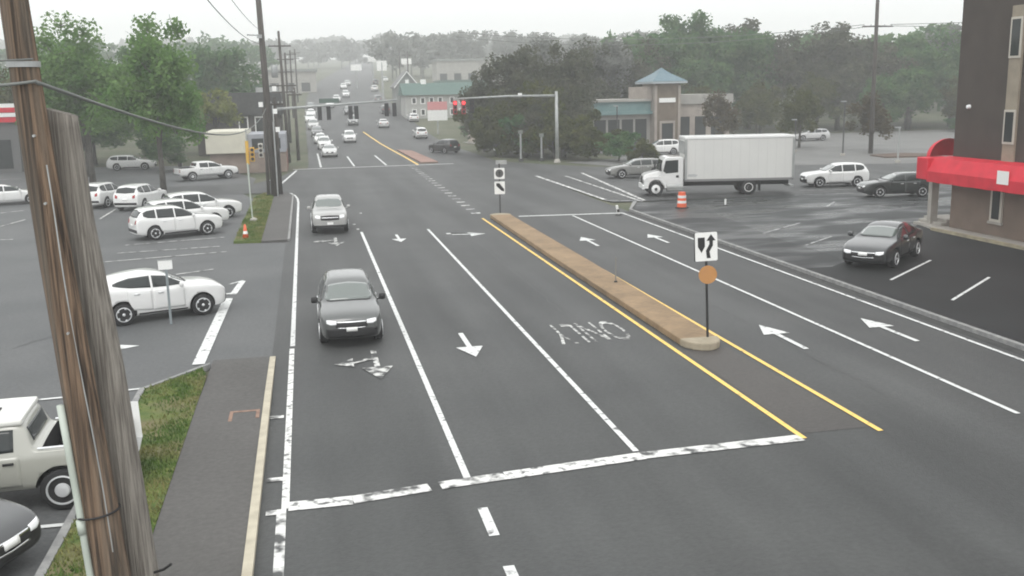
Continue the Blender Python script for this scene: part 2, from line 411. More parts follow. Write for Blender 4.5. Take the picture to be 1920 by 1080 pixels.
line('stop_line', [(-1.4, 101.4), (15, 101.7)], .45)
for x in (1.4, 4.8, 8.1): line('lane_line', [(x, 103), (x, 120)] + ([(x, 128)] if x < 2 else []), .2)
line('median_line', [(11.3, 102), (11.25, 115), (11.1, 130), (10.7, 145), (10.2, 158), (9.6, 168)], .25, 'yellow')
mf = MB(); mf.prism([(11.8, 103.5), (13.6, 103.5), (13.2, 125), (11.6, 129)], -.02, .16); struct('far_median', mf, M['island_far'])
line('crosswalk_line', [(19.5, 62.9), (19.5, 83.3)], .3, 'paint_worn'); line('crosswalk_line', [gp(1060, 330), gp(1204, 378)], .2, 'paint_worn'); line('crosswalk_line', [gp(1090, 324), gp(1208, 376)], .26, 'paint_worn')
line('crosswalk_line', [gp(1135, 376), gp(1203, 377)], .2, 'paint_faint')
line('crosswalk_line', [gp(870, 268), gp(905, 272), gp(938, 285)], .5, 'paint_worn')
for q in (((800, 235), (830, 250)),): pass
def crack(pts, wd=.035, seed=1):
    q = random.Random(seed); P = []
    for a_, b_ in zip(pts, pts[1:]):
        n_ = max(2, int(math.dist(a_, b_)/.5))
        for i in range(n_): u = i/n_; P.append((a_[0]+(b_[0]-a_[0])*u+q.uniform(-.06, .06), a_[1]+(b_[1]-a_[1])*u+q.uniform(-.06, .06)))
    ZN[0] += 1; mb = MB(); strip(mb, P, wd, .004+.0002*(ZN[0] % 17)); struct('sealed_crack', mb, M['seal'])
M['seal'] = mat('crack sealant', (.045, .046, .046), .55, (.062, .063, .063), scale=3)
crack([(8.1, 31), (8.0, 52)], .025, 3); crack([(13.2, 20), (13.3, 40)], .025, 4); crack([(-9, 31), (-4.2, 40)], .03, 8); crack([(-12, 44), (-3.6, 46)], .03, 9)
# arrows (pointing toward +y in their own frame)
def arrow(x, y, rz, kind='straight', m='paint', sc=1.0):
    mb = MB(); P = []
    def add(poly):
        c, s_ = math.cos(rz), math.sin(rz)
        P.append([(x+sc*(px*c-py*s_), y+sc*(px*s_+py*c)) for px, py in poly])
    if kind in ('straight', 'combo'):
        add([(-.08, -1.5), (.08, -1.5), (.08, .3), (-.08, .3)]); add([(-.42, .3), (.42, .3), (0, 1.5)])
    if kind == 'combo':
        add([(.08, -.75), (.62, -.38), (.62, -.2), (.08, -.5)]); add([(.62, -.75), (1.15, -.25), (.62, .15)])
    if kind == 'left':
        add([(-.12, -1.2), (.12, -1.2), (.12, .1), (-.12, .35)]); add([(-.12, .35), (.12, .1), (-.8, .1), (-.8, .35)]); add([(-.75, -.3), (-.75, .75), (-1.6, .22)])
    for i, p in enumerate(P): polysheet(mb, p, .02+.002*i)
    return struct('turn_arrow', mb, M[m])
arrow(13.45, 25.9, 0); arrow(16.87, 25.8, 0); arrow(13.3, 45.6, 0); arrow(16.75, 45.4, 0)
arrow(4.32, 27.6, math.pi, sc=.95); arrow(4.38, 49.9, math.pi, sc=.9)
arrow(1.55, 26.2, math.pi, 'combo', 'paint_smear'); arrow(1.2, 49.8, math.pi, 'combo', 'paint_smear')
mb = MB(); polysheet(mb, [(6.95, 50.9), (7.2, 50.9), (7.2, 50.2), (8.1, 50.0), (8.1, 49.4), (8.95, 50.05), (8.1, 50.8), (8.1, 50.35), (7.0, 50.5)], .012); struct('turn_arrow', mb, M['paint'])
mb = MB(); polysheet(mb, [gp(203, 646), gp(206, 659), gp(262, 648)], .004); struct('turn_arrow', mb, M['paint'])
# lane word
fc = bpy.data.curves.new('lane_word', 'FONT'); fc.body = 'ONLY'; fc.align_x = 'CENTER'; fc.align_y = 'CENTER'; fc.size = 1; fc.extrude = 0
fo = bpy.data.objects.new('tmp', fc); COL.objects.link(fo)
me = bpy.data.meshes.new_from_object(fo.evaluated_get(bpy.context.evaluated_depsgraph_get())); bpy.data.objects.remove(fo)
wo = bpy.data.objects.new('lane_word', me); COL.objects.link(wo); me.materials.clear(); me.materials.append(M['paint_smear'])
xsz = max(v.co.x for v in me.vertices)-min(v.co.x for v in me.vertices); ysz = max(v.co.y for v in me.vertices)-min(v.co.y for v in me.vertices)
for v in me.vertices: v.co.x *= 2.3/xsz; v.co.y *= 2.5/ysz
wo.location = (8.15, 28.2, .012); wo.rotation_euler = (0, 0, math.pi); tag(wo, kind='structure')
# parking bay lines
def bay(a, b, wd=.12, m='paint'): return line('bay_line', [gp(*a), gp(*b)], wd, m, .006)
for a, b in (((235, 460), (420, 445)), ((220, 475), (412, 462)), ((190, 492), (425, 472)), ((330, 515), (400, 505))): bay(a, b, .12, 'paint_worn')
bay((0, 757), (148, 743)); bay((150, 742), (285, 727)); bay((20, 994), (140, 983), .13)
for a, b in (((187, 411), (216, 393)), ((0, 425), (48, 412)), ((0, 450), (25, 449)), ((0, 337), (40, 335)), ((0, 400), (45, 395))): bay(a, b, .14, 'paint_worn')
bay((372, 684), (428, 560), .34); bay((424, 552), (445, 549), .2); bay((437, 552), (455, 527), .25); bay((430, 533), (456, 526), .12)
for a, b in (((1670, 525), (1745, 488)), ((1785, 563), (1855, 520))): bay(a, b, .11)
for a, b in (((1510, 460), (1560, 443)), ((1430, 438), (1500, 418)), ((1550, 388), (1565, 378)), ((1630, 387), (1660, 387)), ((1500, 357), (1740, 352)), ((1490, 366), (1600, 362))): bay(a, b, .12, 'paint_faint')
ub = MB()
for x0, x1, y0, y1 in ((-2.1, -1.42, 22.62, 22.72), (-2.1, -2.02, 22.0, 22.62), (-1.5, -1.42, 22.1, 22.62)): ub.box(x0, x1, y0, y1, .05, .108)
struct('drain_frame', ub, mat('rusty frame', (.2, .12, .09), .9, (.3, .2, .15), scale=6))
# ---------------------------------------------------------------- median island
t = thing('median_island', 'long tan paver island with concrete end between the yellow lines', 'traffic island', (0, 0, 0))
def isl(inset): return [(10.2+inset, 25.8), (11.35-inset, 25.8), (11.5-inset, 40), (11.55-inset, 56), (10.35+inset, 56), (10.22+inset, 40)]
mb = MB(); mb.prism(isl(.02), 0, .21); mb.build('paver_top', M['island'], t, bevel=.03)
nose = [(10.2, 25.78)]+[(10.78-.58*math.cos(q*math.pi/8), 25.78-.8*math.sin(q*math.pi/8)) for q in range(1, 8)]+[(11.36, 25.78)]
mb = MB(); mb.prism(nose, 0, .225); mb.build('end_cap', M['conc_nose'], t, bevel=.04)
nose = [(11.6, 56.02)]+[(10.95+.65*math.cos(q*math.pi/8), 56.02+.7*math.sin(q*math.pi/8)) for q in range(1, 8)]+[(10.3, 56.02)]
mb = MB(); mb.prism(nose, 0, .225); mb.build('end_cap', M['conc_nose'], t, bevel=.04)

# ---------------------------------------------------------------- vehicles
def evalmesh(o):
    return bpy.data.meshes.new_from_object(o.evaluated_get(bpy.context.evaluated_depsgraph_get()))
def loft(st, flat=.98):
    """st rows: x, ztop, zbelt, zbot, w, wr (roof half width)"""
    rings = []
    for x, zt, zb, z0, wd, wr in st:
        b = min(zb, zt-.05)
        half = [(0, z0), (.8*wd, z0), (.96*wd, z0+.07), (wd, z0+.4*(b-z0)), (.985*wd, b-.06), (.955*wd, b), (wr, zt-.07 if zt > zb+.1 else zt-.02), (wr*.86, zt-.015), (wr*.4, zt+.005)]
        ring = [(x, y, z) for y, z in half]+[(x, 0, zt+.01)]+[(x, -y, z) for y, z in half[:0:-1]]
        rings.append(ring)
    mb = MB(); n = len(rings[0])
    for r in rings: mb.v += r
    for i in range(len(rings)-1):
        for k in range(n): mb.f.append((i*n+k, i*n+(k+1) % n, (i+1)*n+(k+1) % n, (i+1)*n+k))
    for e in (0, (len(rings)-1)*n):      # cap the ends with quads across
        for k in range(n//2):
            a_, b_, c_, d_ = k, k+1, (n-k-1) % n, (n-k) % n
            f = [a_, b_, c_, d_]; f2 = []
            for q in f:
                if q not in f2: f2.append(q)
            if len(f2) >= 3: mb.f.append(tuple(e+q for q in f2))
    return mb
def hull(name, st, wheels, r, paint, W, cutbox=None, lev=2):
    me = loft(st).mesh('tmp', paint)
    o = bpy.data.objects.new('tmp', me); COL.objects.link(o)
    me.polygons.foreach_set('use_smooth', [True]*len(me.polygons))
    sm = o.modifiers.new('s', 'SUBSURF'); sm.levels = sm.render_levels = lev
    c = MB()
    for wx in wheels:
        for sg in (-1, 1): c.lathe([(r+.07, sg*(W-.34)), (r+.07, sg*(W+.2))], 28, 'y', (wx, 0, r+.01))
    if cutbox: c.box(*cutbox)
    co = bpy.data.objects.new('cut', c.mesh('cut', M['black'])); COL.objects.link(co)
    bo = o.modifiers.new('b', 'BOOLEAN'); bo.operation = 'DIFFERENCE'; bo.object = co; bo.solver = 'EXACT'; bo.material_mode = 'TRANSFER'
    res = evalmesh(o); res.name = name
    o.modifiers.remove(bo); sub = evalmesh(o)
    bm = bmesh.new(); bm.from_mesh(sub); bvh = BVHTree.FromBMesh(bm); bm.free()
    bpy.data.objects.remove(o); bpy.data.objects.remove(co)
    return res, bvh
def patch(bvh, cols, frm, off=.007, rows=6, fine=.07):
    """thin panel that hugs the hull; cols = (a, lo, hi); frm: 'side+','side-','front','rear','top'"""
    C = []
    for (a0, l0, h0), (a1, l1, h1) in zip(cols, cols[1:]):
        k = max(1, int(abs(a1-a0)/fine))
        for i in range(k): u = i/k; C.append((a0+(a1-a0)*u, l0+(l1-l0)*u, h0+(h1-h0)*u))
    C.append(cols[-1])
    vs = []; back = []; ok = True; last = None
    for a, lo, hi in C:
        for j in range(rows+1):
            b = lo+(hi-lo)*j/rows
            if frm[0] == 's': o_, d = (a, 4 if frm[4] == '+' else -4, b), (0, -1 if frm[4] == '+' else 1, 0)
            elif frm == 'front': o_, d = (6, a, b), (-1, 0, 0)
            elif frm == 'rear': o_, d = (-7, a, b), (1, 0, 0)
            else: o_, d = (b, a, 5), (0, 0, -1)
            hit, nrm, _, _ = bvh.ray_cast(Vector(o_), Vector(d))
            if hit is None: hit = last or Vector((0, 0, .8)); nrm = Vector((0, 0, 1))
            last = hit
            if nrm.dot(Vector(d)) > 0: nrm = -nrm
            vs.append(hit+nrm*off); back.append(hit-nrm*.015)
    n = len(C); m_ = rows+1; mb = MB(); mb.v = [tuple(v) for v in vs]+[tuple(v) for v in back]; N = n*m_
    for i in range(n-1):
        for j in range(rows): mb.f.append((i*m_+j, i*m_+j+1, (i+1)*m_+j+1, (i+1)*m_+j))
    for i in range(n-1):
        for j in (0, rows): mb.f.append((i*m_+j, (i+1)*m_+j, N+(i+1)*m_+j, N+i*m_+j))
    for j in range(rows):
        for i in (0, n-1): mb.f.append((i*m_+j, i*m_+j+1, N+i*m_+j+1, N+i*m_+j))
    return mb.mesh('patch')
def smoothed(me, m):
    me.materials.clear(); me.materials.append(m); me.polygons.foreach_set('use_smooth', [True]*len(me.polygons)); return me

def tyre_mesh(r, wd):
    return MB().lathe([(r*.64, -wd/2), (r*.93, -wd/2), (r, -wd/2+.03), (r, wd/2-.03), (r*.93, wd/2), (r*.64, wd/2)], 32, 'y').mesh('tyre', M['rubber'], True)
def rim_mesh(r, spokes, m, side):
    q = r*.66; mb = MB(); s_ = side
    mb.lathe([(q, -.05*s_), (q, .08*s_), (q*.9, .085*s_), (q*.86, .03*s_), (q*.86, -.04*s_)], 32, 'y')
    mb.lathe([(q*.2, .0), (q*.2, .065*s_), (q*.1, .085*s_), (.004, .09*s_)], 14, 'y')
    for k in range(spokes):
        t_ = 2*math.pi*k/spokes; c, sn = math.cos(t_), math.sin(t_); a, b = q*.1, q*.14
        def P(rr, ww, h): return (rr*c-ww*sn, h*s_, rr*sn+ww*c)
        mb.add([P(q*.15, -a, .05), P(q*.15, a, .05), P(q*.9, b, .06), P(q*.9, -b, .06), P(q*.15, -a, .02), P(q*.15, a, .02), P(q*.9, b, .02), P(q*.9, -b, .02)],
               [(0, 1, 2, 3), (0, 4, 5, 1), (1, 5, 6, 2), (2, 6, 7, 3), (3, 7, 4, 0)])
    return mb.mesh('rim', m)
def steel_rim(r, side):
    q = r*.72; s_ = side
    return MB().lathe([(q, -.05*s_), (q, .08*s_), (q*.92, .085*s_), (q*.84, .03*s_), (q*.5, .05*s_), (q*.42, .1*s_), (q*.2, .11*s_), (.004, .11*s_)], 32, 'y').mesh('rim', M['alloy'])
def steel_holes(r, side):
    mb = MB()
    for k in range(10):
        a = 2*math.pi*k/10; mb.lathe([(.024, .03*side), (.024, .062*side), (.001, .063*side)], 10, 'y', (r*.46*math.cos(a), 0, r*.46*math.sin(a)))
    return mb.mesh('rim_holes', M['black'])
def hub_back(r, side): return MB().lathe([(r*.6, -.03*side), (r*.6, .0)], 24, 'y').mesh('wheel_disc', M['black'])

PROTO = {}
def vehicle(kind):
    if kind in PROTO: return PROTO[kind]
    P = []     # (name, mesh, parent index, location)
    def add(name, me, par=None, loc=(0, 0, 0)): P.append((name, me, par, loc)); return len(P)-1
    D = {}
    if kind in ('suv', 'crossover', 'wagon', 'sedan'):
        W = .93; r = .36; wh = (1.38, -1.38)
        if kind == 'suv':
            st = [(2.36, .70, 1.0, .40, .62, .5), (2.27, .92, 1.0, .27, .80, .68), (2.0, 1.03, 1.02, .22, .89, .78), (1.5, 1.09, 1.04, .2, .925, .82), (1.0, 1.14, 1.05, .2, .93, .82),
                  (.86, 1.18, 1.06, .2, .93, .8), (.1, 1.62, 1.07, .2, .93, .68), (-.2, 1.69, 1.08, .2, .93, .67), (-.9, 1.72, 1.09, .2, .93, .67), (-1.6, 1.69, 1.11, .2, .925, .66), (-1.95, 1.64, 1.13, .22, .91, .64),
                  (-2.16, 1.3, 1.13, .25, .89, .72), (-2.26, 1.08, 1.05, .3, .86, .76), (-2.32, .8, 1.0, .36, .8, .68)]
            sw = [(.72, 1.13, 1.19), (.2, 1.12, 1.5), (-.2, 1.12, 1.57), (-.25, 1.12, 1.575)], [(-.32, 1.12, 1.58), (-1.15, 1.14, 1.585), (-1.2, 1.14, 1.585)], [(-1.28, 1.15, 1.58), (-1.7, 1.19, 1.54), (-1.9, 1.27, 1.45)]
            ws = (.14, .92, .64); rw = (1.18, 1.55, .6)
            dr = [(.75, .36, 1.06), (-.28, .36, 1.07)], [(-.31, .36, 1.07), (-1.0, .42, 1.08), (-1.2, .82, 1.09)]
        elif kind == 'crossover':
            r = .36; wh = (1.29, -1.28)
            st = [(2.18, .70, 1.0, .42, .62, .5), (2.1, .93, 1.0, .27, .80, .68), (1.85, 1.05, 1.02, .23, .88, .78), (1.4, 1.11, 1.05, .21, .905, .8), (.98, 1.15, 1.06, .21, .91, .8),
                  (.82, 1.19, 1.07, .21, .91, .78), (.1, 1.58, 1.08, .21, .91, .66), (-.2, 1.64, 1.1, .21, .91, .65), (-.8, 1.64, 1.13, .21, .91, .64), (-1.4, 1.55, 1.18, .21, .905, .62), (-1.75, 1.45, 1.2, .24, .89, .62),
                  (-1.98, 1.22, 1.16, .27, .87, .7), (-2.1, 1.04, 1.02, .34, .84, .72), (-2.16, .8, 1.0, .42, .78, .66)]
            sw = [(.68, 1.15, 1.2), (.15, 1.14, 1.47), (-.25, 1.15, 1.52), (-.28, 1.15, 1.525)], [(-.35, 1.155, 1.525), (-1.0, 1.2, 1.5), (-1.35, 1.26, 1.42), (-1.52, 1.3, 1.36)]
            ws = (.2, .82, .6); rw = (1.25, 1.42, .56)
            dr = [(.72, .4, 1.08), (-.3, .4, 1.1)], [(-.33, .4, 1.1), (-.95, .46, 1.13), (-1.12, .85, 1.14)]
        elif kind == 'wagon':
            st = [(2.42, .62, .9, .36, .62, .5), (2.33, .84, .95, .25, .80, .68), (2.0, .97, .97, .2, .89, .78), (1.5, 1.03, .99, .19, .915, .82), (1.05, 1.07, 1.0, .19, .92, .82),
                  (.9, 1.1, 1.01, .19, .92, .8), (.12, 1.5, 1.02, .19, .92, .67), (-.2, 1.56, 1.03, .19, .92, .66), (-.9, 1.58, 1.04, .19, .92, .66), (-1.7, 1.55, 1.06, .19, .915, .65), (-2.05, 1.49, 1.07, .22, .9, .62),
                  (-2.28, 1.2, 1.06, .26, .88, .7), (-2.38, 1.0, 1.0, .32, .85, .74), (-2.43, .75, .95, .38, .8, .68)]
            sw = [(.75, 1.07, 1.12), (.2, 1.06, 1.4), (-.25, 1.06, 1.45)], [(-.32, 1.06, 1.455), (-1.2, 1.08, 1.46)], [(-1.28, 1.09, 1.455), (-1.8, 1.12, 1.42), (-2.0, 1.2, 1.34)]
            ws = (.2, .86, .62); rw = (1.12, 1.42, .58)
            dr = [(.78, .34, 1.0), (-.28, .34, 1.01)], [(-.31, .34, 1.01), (-1.0, .4, 1.02), (-1.2, .8, 1.03)]
        else:
            r = .335; wh = (1.4, -1.4)
            st = [(2.44, .58, .85, .32, .62, .5), (2.35, .76, .86, .22, .80, .68), (2.05, .86, .89, .19, .89, .78), (1.55, .94, .92, .17, .91, .81), (1.1, .99, .94, .17, .915, .81),
                  (.95, 1.02, .95, .17, .915, .79), (.05, 1.4, .96, .17, .915, .62), (-.3, 1.45, .97, .17, .915, .6), (-.8, 1.45, .98, .17, .915, .6), (-1.2, 1.38, .99, .17, .91, .61), (-1.85, 1.1, 1.0, .19, .9, .7),
                  (-2.05, 1.06, 1.0, .22, .88, .72), (-2.35, 1.03, .99, .28, .85, .72), (-2.44, .8, .95, .36, .8, .66)]
            sw = [(.78, 1.0, 1.06), (.15, 1.0, 1.3), (-.25, 1.0, 1.355)], [(-.32, 1.0, 1.36), (-.9, 1.02, 1.33), (-1.2, 1.04, 1.24), (-1.4, 1.06, 1.12)]
            ws = (.15, .9, .58); rw = None
            dr = [(.82, .32, .95), (-.28, .32, .96)], [(-.31, .32, .96), (-1.0, .38, .97), (-1.2, .76, .98)]
        body, bvh = hull(kind+'_body', st, wh, r, M['white'], W)
        add('body', body)
        x0, x1, yw = ws
        add('windshield', smoothed(patch(bvh, [(-yw-.06, x0+.17, x1-.13), (-yw+.08, x0+.05, x1-.03), (0, x0, x1), (yw-.08, x0+.05, x1-.03), (yw+.06, x0+.17, x1-.13)], 'top', rows=8), M['screen']))
        add('cowl', smoothed(patch(bvh, [(-yw-.02, x1-.07, x1-.03), (-yw+.1, x1+.0, x1+.05), (0, x1+.02, x1+.08), (yw-.1, x1+.0, x1+.05), (yw+.02, x1-.07, x1-.03)], 'top', off=.009, rows=2), M['black']))
        if rw: add('rear_window', smoothed(patch(bvh, [(-rw[2]-.05, rw[0]+.04, rw[1]-.05), (0, rw[0], rw[1]+.02), (rw[2]+.05, rw[0]+.04, rw[1]-.05)], 'rear'), M['glass']))
        else: add('rear_window', smoothed(patch(bvh, [(-.58, -1.68, -1.3), (0, -1.76, -1.22), (.58, -1.68, -1.3)], 'top'), M['glass']))
        for sg in ('side+', 'side-'):
            for c in sw: add('side_window', smoothed(patch(bvh, c, sg, rows=5), M['glass']))
            for c in dr:
                i = add('door', smoothed(patch(bvh, c, sg, off=.004, rows=10), M['white']))
                hx = c[-1][0]+.16 if c is dr[0] else c[1][0]+.05
                hz = c[0][2]-.13
                add('handle', smoothed(patch(bvh, [(hx, hz, hz+.035), (hx+.18, hz, hz+.035)], sg, off=.03, rows=2), M['alloy']), i)
        fx = st[0][0]; zt = st[1][1]; zl = zt-.09
        for s_ in (-1, 1):
            add('headlight', smoothed(patch(bvh, [(s_*.44, zl-.1, zl), (s_*.6, zl-.11, zl+.02), (s_*.72, zl-.06, zl+.03)], 'front', off=.008, rows=4, fine=.04), M['lamp']))
            zr = st[-2][1]-.02
            if kind == 'sedan': add('taillight', smoothed(patch(bvh, [(s_*.5, zr-.2, zr-.06), (s_*.7, zr-.2, zr-.04)], 'rear', off=.01, rows=4), M['red_lens']))
            else: add('taillight', smoothed(patch(bvh, [(s_*.52, zr-.2, zr-.04), (s_*.64, zr-.2, zr+.02), (s_*.7, zr-.16, zr+.04)], 'rear', off=.01, rows=4), M['red_lens']))
        gi = add('grille', smoothed(patch(bvh, [(-.46, zl-.19, zl-.03), (0, zl-.21, zl-.02), (.46, zl-.19, zl-.03)], 'front', off=.006), M['black']))
        add('grille_bar', smoothed(patch(bvh, [(-.44, zl-.06, zl-.02), (0, zl-.07, zl-.025), (.44, zl-.06, zl-.02)], 'front', off=.014, rows=2), M['chrome']), gi)
        add('grille_bar', smoothed(patch(bvh, [(-.4, zl-.22, zl-.19), (0, zl-.24, zl-.21), (.4, zl-.22, zl-.19)], 'front', off=.014, rows=2), M['chrome']), gi)
        add('lower_grille_and_shade', smoothed(patch(bvh, [(-.74, .34, .6), (0, .3, .63), (.74, .34, .6)], 'front', off=.006), M['black']))  # black spread past the intake, painting in shade on the lower front
        add('licence_plate', smoothed(patch(bvh, [(-.16, .52, .64), (.16, .52, .64)], 'front', off=.03, rows=2), M['plate']))
        zp = .72 if kind != 'sedan' else .62
        add('licence_plate', smoothed(patch(bvh, [(-.16, zp, zp+.13), (.16, zp, zp+.13)], 'rear', off=.02, rows=2), M['plate']))
        mz = st[5][2]+.1; mx = st[5][0]-.22
        if kind in ('suv', 'crossover', 'wagon'):
            for s_ in ('side+', 'side-'): add('sill', smoothed(patch(bvh, [(wh[0]-.5, .24, .34), (wh[1]+.5, .24, .34)], s_, off=.006, rows=2), M['black']))
            add('rear_bumper', smoothed(patch(bvh, [(-.78, .42, .58), (.78, .42, .58)], 'rear', off=.008, rows=2), M['black']))
    elif kind in ('pickup', 'oldpickup'):
        old = kind == 'oldpickup'
        W = .97; r = .40 if not old else .385; wh = (1.75, -1.75) if not old else (1.7, -1.6)
        k = .0 if not old else -.02
        st = [(2.72, .8, 1.0, .5, .8, .6), (2.66, 1.02, 1.05, .42, .88, .74), (2.4, 1.14, 1.1, .38, .93, .82), (1.9, 1.19, 1.12, .36, .955, .86), (1.35, 1.22, 1.13, .36, .96, .86),
              (1.2, 1.25, 1.14, .36, .96, .84), (.5, 1.74, 1.15, .36, .96, .72), (.25, 1.81, 1.15, .36, .96, .71), (-.3, 1.83, 1.15, .36, .96, .71), (-.95, 1.8, 1.15, .36, .96, .7), (-1.06, 1.74, 1.15, .36, .96, .7), (-1.16, 1.26, 1.15, .36, .96, .88),
              (-1.24, 1.2, 1.15, .36, .96, .91), (-2.0, 1.2, 1.15, .38, .96, .91), (-2.62, 1.2, 1.15, .42, .955, .91), (-2.7, 1.17, 1.12, .46, .94, .9)]
        if old:
            st = [(x, z-(.13 if z > 1.5 else .04), b-.04, z0+.02, w_, wr+(.05 if z > 1.5 else .02)) for x, z, b, z0, w_, wr in st]
        dz = -.05 if old else 0; dr = -.13 if old else 0
        body, bvh = hull(kind+'_body', st, wh, r, M['white'], W, cutbox=(-2.62, -1.3, -.8, .8, .72, 2.2))
        add('body', body)
        add('windshield', smoothed(patch(bvh, [(-.7, .7, 1.02), (-.55, .56, 1.14), (0, .53, 1.18), (.55, .56, 1.14), (.7, .7, 1.02)], 'top', rows=8), M['screen']))
        add('rear_window', smoothed(patch(bvh, [(-.64, 1.32+dz, 1.66+dr), (.64, 1.32+dz, 1.66+dr)], 'rear'), M['glass']))
        for sg in ('side+', 'side-'):
            add('side_window', smoothed(patch(bvh, [(1.05, 1.21+dz, 1.27+dz), (.6, 1.2+dz, 1.6+dr), (-.02, 1.2+dz, 1.68+dr)], sg), M['glass']))
            add('side_window', smoothed(patch(bvh, [(-.1, 1.2+dz, 1.68+dr), (-.86, 1.22+dz, 1.67+dr)], sg), M['glass']))
            for c in ([(1.1, .5, 1.13+dz), (-.05, .5, 1.14+dz)], [(-.08, .5, 1.14+dz), (-.95, .52, 1.14+dz)]):
                i = add('door', smoothed(patch(bvh, c, sg, off=.004, rows=10), M['white']))
                hx = c[-1][0]+.1
                add('handle', smoothed(patch(bvh, [(hx, 1.0+dz, 1.04+dz), (hx+.18, 1.0+dz, 1.04+dz)], sg, off=.03, rows=2), M['black']), i)
        zl = 1.0+dz/2
        for s_ in (-1, 1):
            add('headlight', smoothed(patch(bvh, [(s_*.52, zl-.16, zl-.01), (s_*.66, zl-.15, zl+.01), (s_*.76, zl-.12, zl+.0)], 'front', off=.008, rows=4, fine=.04), M['lamp']))
            add('taillight', smoothed(patch(bvh, [(s_*.76, .75, 1.05), (s_*.84, .75, 1.05)], 'rear', off=.01, rows=4), M['red_lens']))
        gi = add('grille', smoothed(patch(bvh, [(-.48, zl-.24, zl-.02), (0, zl-.26, zl), (.48, zl-.24, zl-.02)], 'front', off=.01), M['black']))
        add('grille_bar', smoothed(patch(bvh, [(-.46, zl-.14, zl-.1), (.46, zl-.14, zl-.1)], 'front', off=.02, rows=2), M['chrome']), gi)
        add('lower_grille_and_shade', MB().prism([(2.62, -.8), (2.8, -.6), (2.82, 0), (2.8, .6), (2.62, .8)], .36, .5).mesh('lower_grille_and_shade', M['black']))
        add('front_bumper', MB().prism([(2.62, -.86), (2.76, -.8), (2.83, -.3), (2.83, .3), (2.76, .8), (2.62, .86)], .5, .7).mesh('front_bumper', M['white' if not old else 'chrome']))
        add('licence_plate', MB().box(2.835, 2.85, -.16, .16, .53, .66).mesh('licence_plate', M['plate']))
        add('rear_bumper', MB().prism([(-2.66, -.9), (-2.82, -.86), (-2.85, 0), (-2.82, .86), (-2.66, .9)], .52, .68).mesh('rear_bumper', M['chrome']))
        add('tailgate', smoothed(patch(bvh, [(-.76, .72, 1.14), (.76, .72, 1.14)], 'rear', off=.006), M['white']))
        mx, mz = 1.0, 1.27
    # wheels and mirrors
    for wx in wh:
        for s_ in (-1, 1):
            i = add('wheel', tyre_mesh(r, .235), None, (wx, s_*(W-.125), r))
            if kind == 'oldpickup':
                i2 = add('rim', steel_rim(r, s_), i, (0, s_*.06, 0)); add('hub', steel_holes(r, s_), i, (0, s_*.06, 0)); continue
            add('rim', rim_mesh(r*(1.12 if kind == 'oldpickup' else 1.03), 8 if kind == 'oldpickup' else 5, M['alloy'], s_), i, (0, s_*.06, 0))
            add('hub', hub_back(r, s_), i, (0, s_*.05, 0))
    for s_ in (-1, 1):
        mb = MB(); mb.lathe([(.03, -.1), (.085, -.09), (.1, 0), (.085, .09), (.03, .1)], 12, 'y', (mx, s_*(W+.1), mz)); mb.tube([(mx+.02, s_*(W-.1), mz-.09), (mx, s_*(W+.08), mz-.04)], .022, 6)
        me = mb.mesh('mirror', M['white'], True)
        for v in me.vertices: v.co.x = mx+(v.co.x-mx)*.7
        add('mirror', me)
    PROTO[kind] = P
    return P
PAINTED = {'body', 'door', 'mirror', 'tailgate', 'front_bumper'}
PAINTS = {}
def paint(c):
    if c not in PAINTS:
        m = mat('car paint', c, .32, coat=1.0); PAINTS[c] = m
    return PAINTS[c]
NAMES = {'suv': 'suv', 'crossover': 'crossover', 'wagon': 'wagon', 'sedan': 'sedan', 'pickup': 'pickup_truck', 'oldpickup': 'pickup_truck'}
def place(kind, color, x, y, head, label, group, dark_rim=False, mirror_black=False, detail=2):
    P = vehicle(kind)
    pitch = 0 if y < 130 else -math.atan(.06*min(1, (y-130)/40))*math.sin(rad(head))
    t = thing(NAMES[kind], label, 'pickup truck' if 'pickup' in kind else 'car', (x, y, tz(y)+.004), rad(head), group)
    t.rotation_euler = (0, pitch, rad(head))
    m = paint(color); objs = []
    for name, me, par, loc in P:
        if detail < 2 and name in ('handle', 'hub', 'grille_bar', 'lower_grille_and_shade', 'sill'): objs.append(None); continue
        o = bpy.data.objects.new(name, me); COL.objects.link(o); o.location = loc
        o.parent = objs[par] if par is not None else t
        if name in PAINTED and not (name == 'mirror' and mirror_black) and not (kind == 'oldpickup' and name == 'front_bumper'):
            o.material_slots[0].link = 'OBJECT'; o.material_slots[0].material = m
        if name == 'rim' and dark_rim: o.material_slots[0].link = 'OBJECT'; o.material_slots[0].material = M['alloy_dark']
        if name == 'mirror' and mirror_black: o.material_slots[0].link = 'OBJECT'; o.material_slots[0].material = M['black']
        objs.append(o)
    return t
WHITE = (.74, .74, .73); SILVER = (.5, .5, .49); GREY = (.17, .175, .175); DARK = (.035, .037, .04); TAN = (.36, .36, .32); DGREEN = (.03, .035, .034)
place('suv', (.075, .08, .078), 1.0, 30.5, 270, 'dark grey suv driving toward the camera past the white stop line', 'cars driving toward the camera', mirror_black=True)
place('pickup', (.34, .34, .33), 1.03, 55.4, 270, 'silver pickup truck driving behind the dark grey suv', 'cars driving toward the camera')
place('crossover', WHITE, -5.28, 34.55, 20, 'white crossover leaving the left lot beside the wide white bar', 'cars in the left parking lot')
place('suv', WHITE, -7.1, 55.1, 24, 'white suv parked nearest the lane lines, first of three side by side', 'cars in the left parking lot')
place('suv', WHITE, -7.0, 58.6, 24, 'white suv parked in the middle of three side by side', 'cars in the left parking lot')
place('suv', WHITE, -6.5, 62.6, 20, 'white suv parked farthest back of three, beside the green verge', 'cars in the left parking lot')
place('suv', WHITE, -11.2, 70.6, 72, 'white suv seen from behind, parked under the thin left trees', 'cars in the left parking lot')
place('suv', WHITE, -14.0, 73.0, 72, 'white suv seen from behind, half hidden by the wooden pole', 'cars in the left parking lot')
